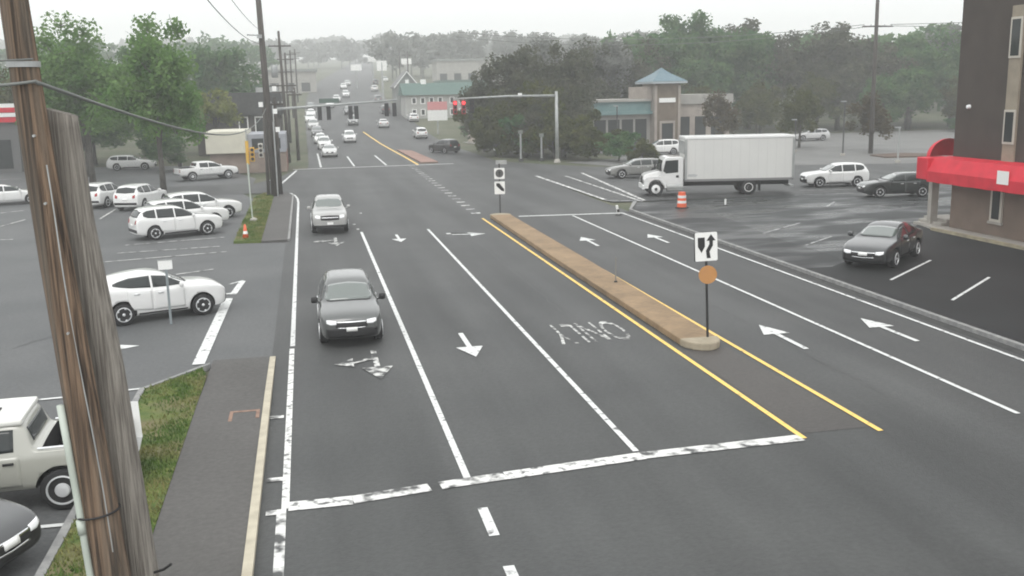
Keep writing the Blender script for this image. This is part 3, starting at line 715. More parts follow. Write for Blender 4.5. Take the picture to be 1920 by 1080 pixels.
place('sedan', WHITE, -21.4, 77.0, 20, 'white sedan parked at the left edge of the photo', 'cars in the left parking lot')
place('oldpickup', WHITE, -9.0, 93.2, 25, 'white pickup truck parked beyond the left trees', 'cars in the left parking lot')
place('wagon', WHITE, -18.0, 109.5, 0, 'white van low behind the trees across the left lot', 'cars in the left parking lot')
place('wagon', DARK, -34.5, 124, 10, 'dark car at the far left edge under the red sign', 'cars in the left parking lot')
place('oldpickup', TAN, -6.33, 18.85, 183, 'beige pickup truck with a white roof parked behind the wooden pole', 'cars in the left parking lot')
place('sedan', DARK, -7.05, 16.45, -25, 'black sedan nosing into the bottom left corner', 'cars in the left parking lot')
sd_ = place('sedan', (.028, .03, .032), 23.5, 36.6, 221, 'dark grey sedan parked facing the road in the black lot', 'cars in the right parking lot')
sd_.scale = (1.09, 1.09, 1.09)
place('suv', WHITE, 37.7, 65.4, 171, 'white suv parked behind the box truck', 'cars in the right parking lot')
place('wagon', DGREEN, 37.9, 57.9, 168, 'black wagon parked beside the red awning', 'cars in the right parking lot')
place('wagon', (.2, .2, .19), 26.9, 78.5, 178, 'grey car waiting behind the box truck hood', 'cars in the right parking lot')
place('suv', WHITE, 38.6, 104.3, 172, 'white suv parked on the rise below the bank tower', 'cars in the right parking lot')
place('wagon', WHITE, 43.4, 106.5, 172, 'white car right of the white suv below the bank tower', 'cars in the right parking lot')
place('sedan', DARK, 36.2, 109, 195, 'dark car left of the white suv below the bank tower', 'cars in the right parking lot')
place('wagon', (.5, .5, .5), 66, 121, 175, 'pale car far back in the right lot above the truck box', 'cars in the right parking lot')
FAR = 'distant traffic on the road'
place('sedan', SILVER, 2.75, 121.5, 270, 'grey car waiting first behind the far stop line', FAR, detail=1)
place('suv', WHITE, 2.5, 138, 270, 'white suv second in the far left queue', FAR, detail=1)
place('sedan', WHITE, 2.2, 150, 270, 'white car third in the far left queue', FAR, detail=1)
place('wagon', DARK, 1.9, 163, 270, 'dark car in the middle of the far left queue', FAR, detail=1)
place('suv', SILVER, 1.5, 176, 270, 'silver car behind the dark car in the far queue', FAR, detail=1)
place('wagon', WHITE, 1.1, 190, 270, 'white van near the back of the far queue', FAR, detail=1)
place('suv', WHITE, 6.5, 150.5, 270, 'white car alone in the far middle lane', FAR, detail=1)
place('wagon', DARK, 9.0, 206, 270, 'dark car beside the hanging signal heads', FAR, detail=1)
place('suv', DARK, 16.5, 206, 90, 'dark car driving away below the gabled house', FAR, detail=1)
place('suv', WHITE, 17.6, 154, 90, 'white car driving away in the far right lanes', FAR, detail=1)
place('suv', (.03, .03, .03), 16.7, 121, 118, 'black suv crossing at an angle beyond the far stop line', FAR, detail=1)
for i, (x, y, c, lb) in enumerate(((11, 262, WHITE, 'white car high on the hill left of the far yellow line'), (20, 285, WHITE, 'white car climbing the far hill'), (14, 318, SILVER, 'silver car small near the hill crest'), (28, 345, WHITE, 'white car topmost on the far hill'))):
    place('suv', c, x, y, 270 if i != 1 else 90, lb, FAR, detail=1)
for x, y, c, h_, k, lb in ((8.6, 182, GREY, 270, 'suv', 'grey car behind the middle lane white car'), (1.4, 203, WHITE, 270, 'sedan', 'white car above the white van in the far queue'), (1.6, 218, DARK, 270, 'suv', 'dark car at the tail of the far queue'), (5.8, 226, WHITE, 270, 'suv', 'white car left of the far yellow line, hazy'), (13.6, 176, SILVER, 90, 'sedan', 'silver car driving away near the far median tip'), (20.0, 186, WHITE, 90, 'wagon', 'white wagon driving away at the right edge of the far road'),
     (17.5, 240, GREY, 90, 'suv', 'grey car driving up the far hill'), (8, 245, SILVER, 270, 'wagon', 'silver wagon coming down the far hill'), (12, 300, WHITE, 270, 'wagon', 'white wagon high on the far hill'), (23, 322, DARK, 90, 'suv', 'dark car near the top of the far hill')):
    place(k, c, x, y, h_, lb, FAR, detail=1)
if True:
    # white roof on the beige pickup
    for o in S.objects:
        if o.name.startswith('pickup_truck') and o.type == 'EMPTY' and 'beige' in o.get('label', ''):
            mb = MB(); mb.prism([(.62, -.66), (.45, -.76), (-.6, -.77), (-1.02, -.74), (-1.02, .74), (-.6, .77), (.45, .76), (.62, .66)], 1.6, 1.715)
            mb.build('roof', paint((.68, .68, .64)), o, bevel=.04)
            b = MB(); b.box(-.52, -.3, -.1, .1, 1.717, 1.735); b.build('roof_vent', M['black'], o)
            for s_ in (-1, 1):
                b = MB(); b.tube([(-1.25, s_*.87, 1.185), (-2.6, s_*.87, 1.18)], .022, 8); b.build('bed_rail', M['chrome'], o)

# ---------------------------------------------------------------- box truck (faces -x)
t = thing('box_truck', 'white box truck with plain cargo box waiting by the black lot', 'truck', (23.55, 64.75, 0.004), rad(-12))
TB = M['box_side'] = mat('truck box panels', (.66, .66, .635), .45, (.62, .62, .6), scale=.5)
b = MB(); b.box(1.98, 9.35, -1.25, 1.25, 1.12, 3.93); cb = b.build('cargo_box', TB, t, bevel=.02)
b = MB(); b.box(1.94, 9.39, -1.285, 1.285, 3.84, 4.0); b.build('top_rail', M['white'], cb, bevel=.03)
for x0, x1 in ((1.94, 2.08), (9.25, 9.39)):
    for s_ in (-1, 1): b = MB(); b.box(x0, x1, s_*1.285-.06, s_*1.285+.0 if s_ > 0 else s_*1.285+.06, 1.1, 3.86); b.build('corner_post', M['metal'], cb)
b = MB(); b.box(1.96, 9.37, -1.275, 1.275, .98, 1.14); b.build('bottom_rail', mat('grey rail', (.2, .2, .2), .6), cb)
for xx in [2.05+.61*i for i in range(1, 12)]:
    b = MB(); b.box(xx-.008, xx+.008, -1.256, 1.256, 1.16, 3.84); b.build('panel_seam', mat('seam', (.52, .52, .5), .5) if xx < 3 else bpy.data.materials['seam'], cb)
b = MB(); b.box(9.355, 9.4, -1.1, 1.1, 1.2, 3.8); b.build('roller_door', M['metal'], cb)
for s_ in (-.42, .42): b = MB(); b.box(-.2, 9.25, s_-.06, s_+.06, .62, .92); b.build('chassis_rail', M['black'], t)
side = [(-1.05, .62), (-1.12, 1.0), (-1.05, 1.32), (-.75, 1.5), (.42, 1.72), (.62, 2.5), (.75, 2.62), (1.85, 2.66), (1.9, 2.6), (1.9, .62), (.72, .62), (.72, .62)]
cabp = [(.28, 1.62), (.5, 2.45), (.68, 2.62), (.9, 2.68), (1.8, 2.66), (1.9, 2.56), (1.9, .62), (.62, .62), (.28, 1.0)]
b = MB(); b.prism(cabp, -1.1, 1.1, 'y'); cab = b.build('cab', paint(WHITE), t, bevel=.07)
hood = [(-1.06, .85), (-1.12, 1.2), (-1.02, 1.4), (-.7, 1.53), (.3, 1.72), (.3, .85)]
b = MB(); b.prism(hood, -.72, .72, 'y'); hd = b.build('hood', paint(WHITE), t, bevel=.08)
for s_ in (-1, 1):
    fen = [(-.62+.62*math.cos(q*math.pi/10)+.62, .53+.64*math.sin(q*math.pi/10)) for q in range(11)]
    outer = [(-.95, .62), (-1.0, 1.12), (-.75, 1.33), (.3, 1.36), (.72, 1.1), (.72, .62)]
    arch = [(.6*math.cos(q*math.pi/10), .56+.6*math.sin(q*math.pi/10)) for q in range(0, 11)]
    y0, y1 = (.7, 1.17) if s_ > 0 else (-1.17, -.7)
    b = MB(); b.prism(outer+arch[::-1][0:] if False else [(-.98, .56), (-1.02, 1.12), (-.8, 1.32), (.3, 1.36), (.72, 1.2), (.72, .56)]+arch, y0, y1, 'y'); b.build('fender', paint(WHITE), t)
    b = MB(); b.prism([(-1.06, .95), (-1.06, 1.2), (-.85, 1.26), (-.85, 1.0)], s_*1.0-.16, s_*1.0+.16, 'y'); b.build('headlight', M['lamp'], t, bevel=.02)
    i_ = MB(); i_.prism([(.5, 1.72), (.66, 2.42), (1.52, 2.46), (1.52, 1.62), (.7, 1.55)], s_*1.107-.008, s_*1.107+.008, 'y'); i_.build('side_window', M['glass'], t)
    i_ = MB(); i_.prism([(.62, .78), (.42, 1.52), (.62, 1.56), (1.6, 1.56), (1.6, .78)], s_*1.104-.008, s_*1.104+.008, 'y'); dd = i_.build('door', paint(WHITE), t)
    b = MB(); b.box(1.38, 1.56, s_*1.12-.02, s_*1.12+.02, 1.28, 1.42); b.build('handle', M['black'], dd)
    b = MB(); b.box(.22, .34, s_*1.38-.1, s_*1.38+.1, 1.75, 2.25); mr = b.build('mirror', M['black'], t, bevel=.03)
    b = MB(); b.tube([(.4, s_*1.08, 2.3), (.3, s_*1.36, 2.28)], .02, 6); b.tube([(.35, s_*1.08, 1.7), (.3, s_*1.36, 1.72)], .02, 6); b.build('mirror_arm', M['black'], mr)
    b = MB(); b.lathe([(.3, 0), (.3, 1.1)], 18, 'x', (.75, s_*.92, .62)); b.build('fuel_tank', M['metal'] if s_ < 0 else M['black'], t, smooth=False)
    b = MB(); b.box(.78, 1.85, s_*1.08-.1, s_*1.08+.1, .4, .48); b.build('step', M['metal'], t)
b = MB(); b.quad((.31, -.95, 1.74), (.31, .95, 1.74), (.5, .9, 2.42), (.5, -.9, 2.42)); wsd = b.build('windshield', M['glass'], t)
wsd.location = (-.03, 0, .01)
b = MB(); b.prism([(-1.1, .88), (-1.15, .88), (-1.15, 1.24), (-1.07, 1.34), (-1.04, 1.34)], -.5, .5, 'y'); b.build('grille', M['black'], t)
b = MB(); b.box(-1.22, -1.0, -1.15, 1.15, .48, .8); b.build('front_bumper', M['white'], t, bevel=.05)
b = MB(); b.box(9.15, 9.42, -1.2, 1.2, .5, .62); b.build('rear_bumper', M['metal'], t)
b = MB(); b.prism([(2.15, 1.32), (2.7, 1.3), (2.85, 1.42), (2.6, 1.5), (2.2, 1.48)], -1.262, -1.252, 'y'); b.build('side_decal', mat('faded decal', (.46, .47, .47), .5), cb)
b = MB(); b.box(1.9, 1.98, -1.15, 1.15, 2.85, 3.7); b.build('reefer_panel', M['metal'], t)
for s_ in (-1, 1): b = MB(); b.box(7.1, 7.14, s_*.98-.28, s_*.98+.28, .25, .95); b.build('mud_flap', M['black'], t)
for wx in (0, 6.35):
    for s_ in (-1, 1):
        for y_ in ((1.02,) if wx == 0 else (1.06, .76)):
            wo_ = bpy.data.objects.new('wheel', tyre_mesh(.51, .27)); COL.objects.link(wo_); wo_.parent = t; wo_.location = (wx, s_*y_, .51)
            if y_ > .9:  # outer wheels show their rims
                b = MB(); b.lathe([(.3, -.02*s_), (.3, .1*s_), (.26, .1*s_), (.22, (.02 if wx else .12)*s_), (.12, (.0 if wx else .13)*s_), (.11, (.1 if wx else .16)*s_), (.01, (.1 if wx else .17)*s_)], 26, 'y')
                rim = b.build('rim', M['white'], wo_, smooth=False); rim.location = (0, s_*.05, 0)
                h = MB(); h.lathe([(.11, .1*s_), (.1, .2*s_), (.01, .2*s_)], 14, 'y'); h.build('hub', M['black'], wo_).location = (0, s_*.06, 0)

for ch in t.children:
    if ch.name.split('.')[0] in ('hood', 'fender', 'headlight', 'grille', 'front_bumper'):
        for v in ch.data.vertices:
            if v.co.x < -.3: v.co.x = -.3+(v.co.x+.3)*(.72 if ch.name.startswith('fender') else .66)
# ---------------------------------------------------------------- near poles
def wobble_tube(path, r0, r1, n=40, segs=28, seed=1, jag=.04):
    q = random.Random(seed); pts = []; mb = MB()
    ph = [q.uniform(0, 6.28) for _ in range(6)]
    path = [Vector(p) for p in path]
    for i in range(segs+1):
        u = i/segs*(len(path)-1); k = min(int(u), len(path)-2); pts.append(path[k].lerp(path[k+1], u-k))
    for i, p in enumerate(pts):
        r = r0+(r1-r0)*i/segs
        for k in range(n):
            a = 2*math.pi*k/n
            rr = r*(1+jag*.5*math.sin(3*a+ph[0])+jag*.4*math.sin(5*a+ph[1]+i*.02)+jag*(-1 if math.sin(7*a+ph[2]+.4*math.sin(i*.12)) > .86 else 0)+q.uniform(-1, 1)*jag*.12)
            mb.v.append((p.x+rr*math.cos(a), p.y+rr*math.sin(a), p.z))
    for i in range(segs):
        for k in range(n): mb.f.append((i*n+k, i*n+(k+1) % n, (i+1)*n+(k+1) % n, (i+1)*n+k))
    mb.f += [tuple(range(n)), tuple(range(segs*n, (segs+1)*n))]
    return mb
pb = (-1.98, 9.55, 0)
t = thing('utility_pole', 'thick split brown wooden pole leaning at the left front', 'utility pole', pb)
def rel(p): return (p[0]-pb[0], p[1]-pb[1], p[2]-pb[2])
PB = [(-1.98, 9.55, 0), (-2.135, 9.55, 2.86), (-2.225, 9.55, 4.4), (-2.31, 9.55, 5.8), (-2.375, 9.55, 7.1), (-2.42, 9.55, 8.3), (-2.5, 9.55, 10.6)]
wobble_tube([rel(p) for p in PB], .18, .105, seed=3, segs=70, jag=.035).build('shaft', M['pole_brown'], t, smooth=True)
def polex(z):
    for a, b_ in zip(PB, PB[1:]):
        if a[2] <= z <= b_[2]: return a[0]+(b_[0]-a[0])*(z-a[2])/(b_[2]-a[2])
    return PB[-1][0]
b = MB(); b.tube([rel((polex(z)-.175+ (.0 if z < 3.3 else .008), 9.46, z)) for z in (0, 1.5, 3.0, 3.5, 4.0, 4.5)], .035, 10); b.tube([rel((polex(z)-.175, 9.46, z)) for z in (3.2, 3.34)], .043, 10)
b.build('conduit', M['pipe'], t, smooth=True)
b = MB(); b.tube([rel((polex(z)+.075+.01*math.sin(z*2.1), 9.40+.0055*z, z)) for z in [3+.22*i for i in range(18)]], .007, 6); b.build('ground_wire', M['metal'], t)
def band(z, r, h, c, par, m, dy=0):
    mb = MB(); mb.lathe([(r, -h/2), (r+.008, -h/2), (r+.008, h/2), (r, h/2)], 24, 'z', rel((c, 9.55+dy, z))); return mb
b = MB(); pts = [rel((polex(3.38)-.025+.2*math.cos(a), 9.55+.185*math.sin(a), 3.38+.02*math.cos(a))) for a in [2*math.pi*i/24 for i in range(25)]]; b.tube(pts, .011, 6); b.build('strap', M['black'], t)
band(7.62, .13, .05, polex(7.62), t, 0).build('steel_band', M['metal'], t)
for z in (7.0, 6.4, 5.2):
    b = MB(); b.tube([rel((polex(z)+.03, 9.43, z)), rel((polex(z)+.03, 9.38, z))], .012, 8); b.build('bolt', M['metal'], t)
gb = (-1.74, 9.88, 0)
t = thing('pole_stub', 'weathered grey pole stub standing against the brown pole', 'utility pole', gb)
st_ = wobble_tube([(0, 0, 0), (-.19, 0, 2.75), (-.30, 0, 4.7), (-.43, 0, 6.2), (-.475, 0, 7.2)], .172, .152, seed=9, jag=.014)
k_ = len(st_.v)-40
for i in range(k_, len(st_.v)): x_, y_, z_ = st_.v[i]; st_.v[i] = (x_, y_, z_-.3*(x_+.475))
st_.build('shaft', M['pole_grey'], t, smooth=True)
b = MB(); b.tube([(-.02, -.18, 2.6), (.08, -.22, 2.64), (.16, -.24, 2.7)], .014, 6); b.build('bracket', M['black'], t)

# ---------------------------------------------------------------- cables
def cable(name, a, b_, sag, r, m, label, group=None, n=24):
    a, b_ = Vector(a), Vector(b_); mb = MB(); pts = []
    for i in range(n+1):
        u = i/n; p = a.lerp(b_, u); p.z -= 4*sag*u*(1-u); pts.append(p)
    mb.tube(pts, r, 6); return tag(mb.build(name, M[m], smooth=True), label, 'cable', group)
cable('cable', (-2.27, 9.42, 7.46), (-2.65, 73.8, 6.45), 1.05, .02, 'wire', 'grey cable sagging from the brown pole to the tall pole behind')
cable('cable', (-2.75, 9.40, 7.43), (-2.27, 9.40, 7.47), .005, .014, 'wire', 'short grey cable wrapped across the brown pole', n=4)
cable('cable', (-4.6, 9.0, 7.62), (-2.28, 9.42, 7.66), .02, .008, 'wire', 'thin upper cable ending at the brown pole', n=6)
cable('cable', (-3.3, 20, 11.6), (-2.7, 74, 11.0), .8, .018, 'wire_dark', 'thin dark wire high at top left, left of two', 'overhead wires top left')
cable('cable', (-2.9, 20, 12.1), (-2.5, 74, 11.8), .6, .014, 'wire_dark', 'thin dark wire high at top left, right of two', 'overhead wires top left')
cable('cable', (20, 130, 14.4), (58.7, 95, 13.2), 1.5, .03, 'wire', 'faint wire above the right trees, lower of two', 'overhead wires on the right')
cable('cable', (20, 130, 15.0), (57.4, 95, 13.3), 1.2, .03, 'wire', 'faint wire above the right trees, upper of two', 'overhead wires on the right')
cable('cable', (58.7, 95, 13.2), (110, 60, 14), 1.2, .03, 'wire', 'faint wire running right from the crossarm pole', 'overhead wires on the right')
cable('cable', (60.4, 95, 13.3), (112, 62, 16), 1.0, .03, 'wire', 'second faint wire running right from the crossarm pole', 'overhead wires on the right')

# ---------------------------------------------------------------- signs and posts
def black_shape(polys, y, par, name='symbol', m='black', th=.006):
    mb = MB()
    for p in polys: mb.prism(p, y-th, y, 'y')
    return mb.build(name, M[m], par)
def rrect(x0, x1, z0, z1, r=.04):
    P = []
    for cx, cz, a0 in ((x1-r, z1-r, 0), (x0+r, z1-r, 90), (x0+r, z0+r, 180), (x1-r, z0+r, 270)):
        for k in range(5): a = rad(a0+k*22.5); P.append((cx+r*math.cos(a), cz+r*math.sin(a)))
    return P
t = thing('keep_right_sign', 'white keep right sign over an orange disc on a black post', 'road sign', (11.03, 25.7, .22), rad(-8))
t.rotation_euler = (0, rad(-2.2), rad(-8))
b = MB(); b.box(-.03, .03, -.03, .03, 0, 3.05); b.build('post', M['black'], t)
b = MB(); b.prism(rrect(-.32, .32, 2.24, 3.06), -.045, -.035, 'y'); pn = b.build('sign_panel', M['sign_white'], t)
z0 = 2.24
ar = [(.02, .08), (-.0, .3), (.1, .48), (.1, .58), (.02, .58), (.15, .76), (.28, .58), (.2, .58), (.2, .44), (.1, .27), (.13, .08)]
black_shape([[(x-.01, z0+z) for x, z in ar]], -.047, pn)
sh = [(-.24, .68), (-.04, .68), (-.04, .42), (-.14, .24), (-.24, .42)]
black_shape([[(x, z0+z) for x, z in sh]], -.047, pn)
b = MB(); b.box(-.345, -.325, -.05, -.02, 2.25, 3.05); b.build('edge', M['black'], pn)
b = MB(); b.lathe([(.001, -.05), (.265, -.05), (.265, -.036), (.001, -.036)], 32, 'y', (.03, 0, 1.84)); b.build('marker_disc', M['sign_orange'], t)
t = thing('median_sign', 'narrow post with two white signs at the far end of the island', 'road sign', (11.15, 57.2, 0), rad(-6))
b = MB(); b.box(-.04, .04, -.04, .04, 0, 3.1); b.build('post', M['metal'] if False else mat('dark post', (.05, .05, .05), .6), t)
b = MB(); b.prism(rrect(-.31, .31, 2.2, 2.85), -.06, -.045, 'y'); pn = b.build('sign_panel', M['sign_white'], t)
ring = [(.2*math.cos(q*math.pi/12), 2.53+.2*math.sin(q*math.pi/12)) for q in range(24)]
mbr = MB(); mbr.lathe([(.17, -.066), (.24, -.066), (.24, -.061), (.17, -.061)], 28, 'y', (0, 0, 2.53)); mbr.build('symbol', mat('sign charcoal', (.08, .08, .08), .6), pn)
black_shape([[(-.03, 2.4), (.03, 2.4), (.03, 2.56), (.09, 2.56), (0, 2.68), (-.09, 2.56), (-.03, 2.56)]], -.063, pn)
b = MB(); b.prism(rrect(-.31, .31, 1.3, 2.05), -.06, -.045, 'y'); pn = b.build('sign_panel', M['sign_white'], t)
black_shape([[(-.2, 1.95), (-.02, 1.95), (.26, 1.6), (.26, 1.45), (.1, 1.5), (-.2, 1.8)]], -.064, pn)
b = MB(); b.box(-.2, .45, .05, .065, 3.05, 3.3); b.build('back_panel', M['metal'], t)
t = thing('marker_post', 'thin flexible marker post halfway along the island', 'marker post', (11.05, 34.4, .21))
b = MB(); b.tube([(0, 0, 0), (0, 0, .95)], .022, 8); b.build('post', mat('faded grey plastic', (.2, .19, .17), .7), t)
b = MB(); b.lathe([(.07, 0), (.05, .05), (.02, .06)], 12); b.build('base', M['black'], t)
t = thing('yard_sign', 'small white board on a dark stake in the grass strip', 'sign', (-3.78, 19.7, .1), rad(4))
b = MB(); b.tube([(-.02, .02, 0), (0, .02, .65)], .04, 8); b.build('stake', M['black'], t)
b = MB(); b.prism([(-.16, .62), (.24, .58), (.22, 1.32), (-.18, 1.36)], -.02, 0, 'y'); b.build('board', M['sign_white'], t)
x, y = gp(321, 608)
t = thing('driveway_post', 'grey flat post standing in front of the white crossover', 'sign', (x, y, 0), rad(8))
b = MB(); b.box(-.04, .04, -.02, .02, 0, 1.9); b.build('post', mat('dull sign post', (.22, .25, .26), .6), t)
b = MB(); b.prism(rrect(-.24, .2, 1.84, 2.14, .03), -.03, -.02, 'y'); b.build('sign_panel', M['sign_white'], t)
b = MB(); b.box(-.26, .22, -.04, -.01, 2.14, 2.17); b.build('frame', M['metal'], t)
x, y = gp(461, 449)
t = thing('traffic_cone', 'orange traffic cone beside the green verge', 'traffic cone', (x, y, 0))
b = MB(); b.lathe([(.17, .03), (.045, .78), (.02, .79)], 16); cn = b.build('cone', M['drum_orange'], t, smooth=True)
b = MB(); b.lathe([(.128, .3), (.1, .45)], 16); b.build('collar', M['sign_white'], cn)
b = MB(); b.box(-.2, .2, -.2, .2, 0, .035); b.build('base', M['black'], t)
x, y = gp(476, 417)
t = thing('delineator_post', 'slim white post with a broad foot on the green verge', 'post', (x, y, .09))
b = MB(); b.tube([(-.06, 0, 0), (-.12, 0, 3.4)], .04, 8); b.build('post', M['pipe'], t)
b = MB(); b.lathe([(.22, 0), (.2, .12), (.06, .2)], 14); b.build('base', M['concrete'], t)
t = thing('traffic_drum', 'orange and white traffic drum in front of the box truck', 'traffic drum', (22.55, 56.9, 0))
b = MB(); b.lathe([(.29, .05), (.29, .28), (.27, .29), (.27, .55), (.25, .56), (.25, .8), (.22, .82), (.22, .98), (.05, 1.0)], 22); dm = b.build('barrel', M['drum_orange'], t, smooth=False)
for z, r in ((.3, .274), (.62, .254)): b = MB(); b.lathe([(r, z), (r, z+.16)], 22); b.build('reflective_band', M['sign_white'], dm)
b = MB(); b.lathe([(.42, 0), (.42, .05), (.3, .06)], 22); b.build('base', M['rubber'], t)
x, y = gp(1360, 385)
t = thing('small_bollard', 'tiny white stub standing on the asphalt beside the box truck', 'bollard', (x, y, 0))
b = MB(); b.tube([(0, 0, 0), (0, 0, .4)], .06, 10); b.build('tube', M['sign_white'], t)
b = MB(); b.lathe([(.13, 0), (.1, .04)], 12); b.build('base', M['black'], t)
x, y = gp(1160, 404)
t = thing('corner_marker', 'short black and white marker at the kerb corner by the stop line', 'marker post', (x, y, 0))
b = MB(); b.tube([(0, 0, 0), (-.12, 0, .6)], .08, 10); b.build('post', M['sign_white'], t)
b = MB(); b.tube([(-.03, 0, .2), (-.07, 0, .38)], .086, 10); b.build('stripe', M['black'], t)
b = MB(); b.lathe([(.24, 0), (.12, .1)], 12); b.build('base', M['gutter'], t)
# posts by the brush
for x, z, lb in ((22.15, 2.9, 'grey post left of two in front of the dark brush'), (24.4, 2.5, 'grey post right of two in front of the dark brush')):
    t = thing('signal_post', lb, 'post', (x, 101.5, 0), group='posts by the brush')
    b = MB(); b.tube([(0, 0, 0), (0, 0, z)], .1, 10); b.build('post', M['metal'], t)
    b = MB(); b.box(-.22, .22, -.12, .12, z, z+.35); b.build('signal_box', mat('grey green box', (.2, .22, .19), .6), t)
    b = MB(); b.lathe([(.28, 0), (.22, .3)], 12); b.build('base', M['gutter'], t)

# ---------------------------------------------------------------- traffic signals
def head(par, x, y, z, face, lit=None, m=None, n=3, back=False):
    h = MB(); h.box(x-.21, x+.21, y-.1, y+.1, z-1.35, z); hh = h.build('signal_head', m or M['black'], par, bevel=.02)
    for k in range(n):
        zz = z-.24-.43*k; l = MB(); l.lathe([(.001, face*.115), (.15, face*.112), (.16, face*.09)], 16, 'y', (x, y, zz))
        mm = lit if (lit and k == 0) else M['lens_off']; l.build('lens', mm, hh)
        v = MB(); v.lathe([(.165, face*.1), (.165, face*.28), (.18, face*.28), (.18, face*.1)], 16, 'y', (x, y, zz)); v.build('visor', m or M['black'], hh)
    return hh
M['lens_off'] = mat('dark lens', (.03, .02, .015), .3)
red = bpy.data.materials.new('lit red lens'); red.use_nodes = True; rb = red.node_tree.nodes['Principled BSDF']
rb.inputs['Base Color'].default_value = (.6, .02, .02, 1); rb.inputs['Emission Color'].default_value = (1, .04, .05, 1); rb.inputs['Emission Strength'].default_value = 3
redpaint = mat('red signal housing', (.34, .03, .03), .5)
t = thing('signal_mast', 'pale mast pole on the right with its arm holding red traffic lights', 'traffic signal', (25.2, 98, 0))
b = MB(); b.tube([(0, 0, 0), (-.02, 0, 7.2)], [.2, .15], 12); b.build('pole', M['metal'], t, smooth=True)
b = MB(); b.tube([(0, 0, 6.75), (-5, 0, 6.82), (-10.6, 0, 6.65)], [.13, .1, .07], 10); arm = b.build('arm', M['metal'], t, smooth=True)
b = MB(); b.lathe([(.35, 0), (.35, .1), (.22, .4)], 14); b.build('base', M['concrete'], t)
head(t, -9.6, -.15, 6.5, -1, red, redpaint); head(t, -10.45, -.15, 6.5, -1, red, redpaint)
for x_ in (-8.75,): head(t, x_, -.15, 6.6, -1, None)
b = MB(); b.box(-4.0, -3.6, -.06, .0, 6.7, 7.1); b.build('camera_box', M['sign_white'], arm)
t = thing('signal_mast', 'mast arm beside the tall pole carrying dark signal heads over the far lanes', 'traffic signal', (-2.9, 103, 0))
b = MB(); b.tube([(0, 0, 0), (0, 0, 6.6)], [.2, .15], 12); b.build('pole', M['metal'], t, smooth=True)
b = MB(); b.tube([(0, 0, 6.0), (5, 0, 6.25), (12.4, 0, 6.65)], [.14, .11, .08], 10); arm = b.build('arm', M['metal'], t, smooth=True)
for x_ in (4.5, 5.4, 7.6, 8.2, 11.3, 12.1): head(t, x_, .12, 6.15 if x_ < 9 else 6.35, 1, None)
b = MB(); b.box(4.5, 6.5, .05, .08, 6.5, 6.95); b.build('name_board', mat('dull green board', (.08, .12, .1), .5), arm)
x, y = -5.45, 96.5
t = thing('signal_post', 'yellow painted signal post in front of the brick wall', 'traffic signal', (x, y, 0))
b = MB(); b.tube([(0, 0, 0), (0, 0, 1.0)], .08, 10); b.build('pole', M['metal'], t)
b = MB(); b.tube([(0, 0, 1.0), (0, 0, 3.2)], .16, 10); b.build('upper_pole', M['sign_yellow'], t)
b = MB(); b.tube([(0, 0, 3.2), (0, 0, 4.3)], .06, 10); b.build('mast', M['metal'], t)
head(t, .45, -.1, 2.6, -1, None, M['sign_yellow']); head(t, 1.25, -.1, 2.95, -1, None, mat('pale signal', (.55, .53, .48), .5))
b = MB(); b.tube([(0, 0, 2.2), (1.25, -.1, 2.5)], .04, 8); b.build('bracket', M['sign_yellow'], t)

# ---------------------------------------------------------------- far utility poles
def upole(x, y, h, r, lean, label, arms=(), extra=None, m='pole_dark', zt=None, group='utility poles along the left kerb'):
    t = thing('utility_pole', label, 'utility pole', (x, y, tz(y)), group=group)
    b = MB(); b.tube([(0, 0, 0), (lean*.5, 0, h*.5), (lean, 0, h)], [r, r*.85, r*.65], 12); b.build('shaft', M[m], t, smooth=True)
    for z, hw in arms:
        b = MB(); b.box(lean*z/h-hw, lean*z/h+hw, -.07-r, .03-r, z-.07, z+.07); cr = b.build('crossarm', M[m], t)
        for q in (-.9, -.45, .45, .9):
            i_ = MB(); i_.lathe([(.03, .0), (.05, .04), (.05, .12), (.02, .16)], 8, 'z', (lean*z/h+q*hw, -.02-r, z+.07)); i_.build('insulator', M['metal'], cr)
    if extra: extra(t)
    return t
def hw(t):
    b = MB(); b.lathe([(.2, 0), (.23, .04), (.23, .8), (.18, .9)], 14, 'z', (.55, -.1, 8.6)); b.build('transformer', M['metal'], t, smooth=True)
    for z, s_ in ((8.0, .3), (6.4, .25), (5.1, .35), (6.9, -.42)):
        b = MB(); b.box(min(s_, s_+.3 if s_ > 0 else s_-.3), max(s_, s_+.3 if s_ > 0 else s_-.3), -.28, -.24, z-.35, z); b.build('sign_panel', M['sign_white'], t)
    b = MB(); b.tube([(.2, -.25, 0), (.22, -.26, 2.5), (.22, -.25, 5.5)], .05, 8); b.build('riser_pipe', M['metal'], t)
    b = MB(); b.box(-.5, -.16, -.32, -.25, 11.35, 11.5); b.tube([(-1.2, -.2, 11.6), (-.15, -.2, 11.55)], .05, 6); b.build('bracket', M['metal'], t)
upole(-2.42, 74, 16.5, .27, -.28, 'tallest dark pole at the left street corner', arms=(), extra=hw)
upole(-2.9, 74.6, 6.5, .13, .05, 'short dark stub pole left of the tallest pole')
upole(-2.05, 75.2, 7.2, .17, .0, 'dark pole with white plates just right of the tallest pole', arms=((6.7, .6),))
upole(-1.9, 112, 14.2, .2, -.25, 'pole with a crossarm just beyond the side street', arms=((12.6, 1.2), (8.4, 1.4), (7.7, 1.2)))
upole(-.9, 116, 8.2, .2, 0, 'short dark pole left of the far queue', arms=((7.4, .8),))
upole(-2.2, 152, 13.2, .2, 0, 'far pole with a crossarm behind the short dark pole', arms=((12.2, 1.2), (10.4, 1.1)))
upole(-2.0, 200, 13, .2, .1, 'hazy pole small on the far hill left of the road', arms=((12.2, 1.2),))
upole(-1.2, 245, 12.5, .22, 0, 'hazy pole left of the hill road, higher up', arms=((11.6, 1.2), (10.2, 1.0)))
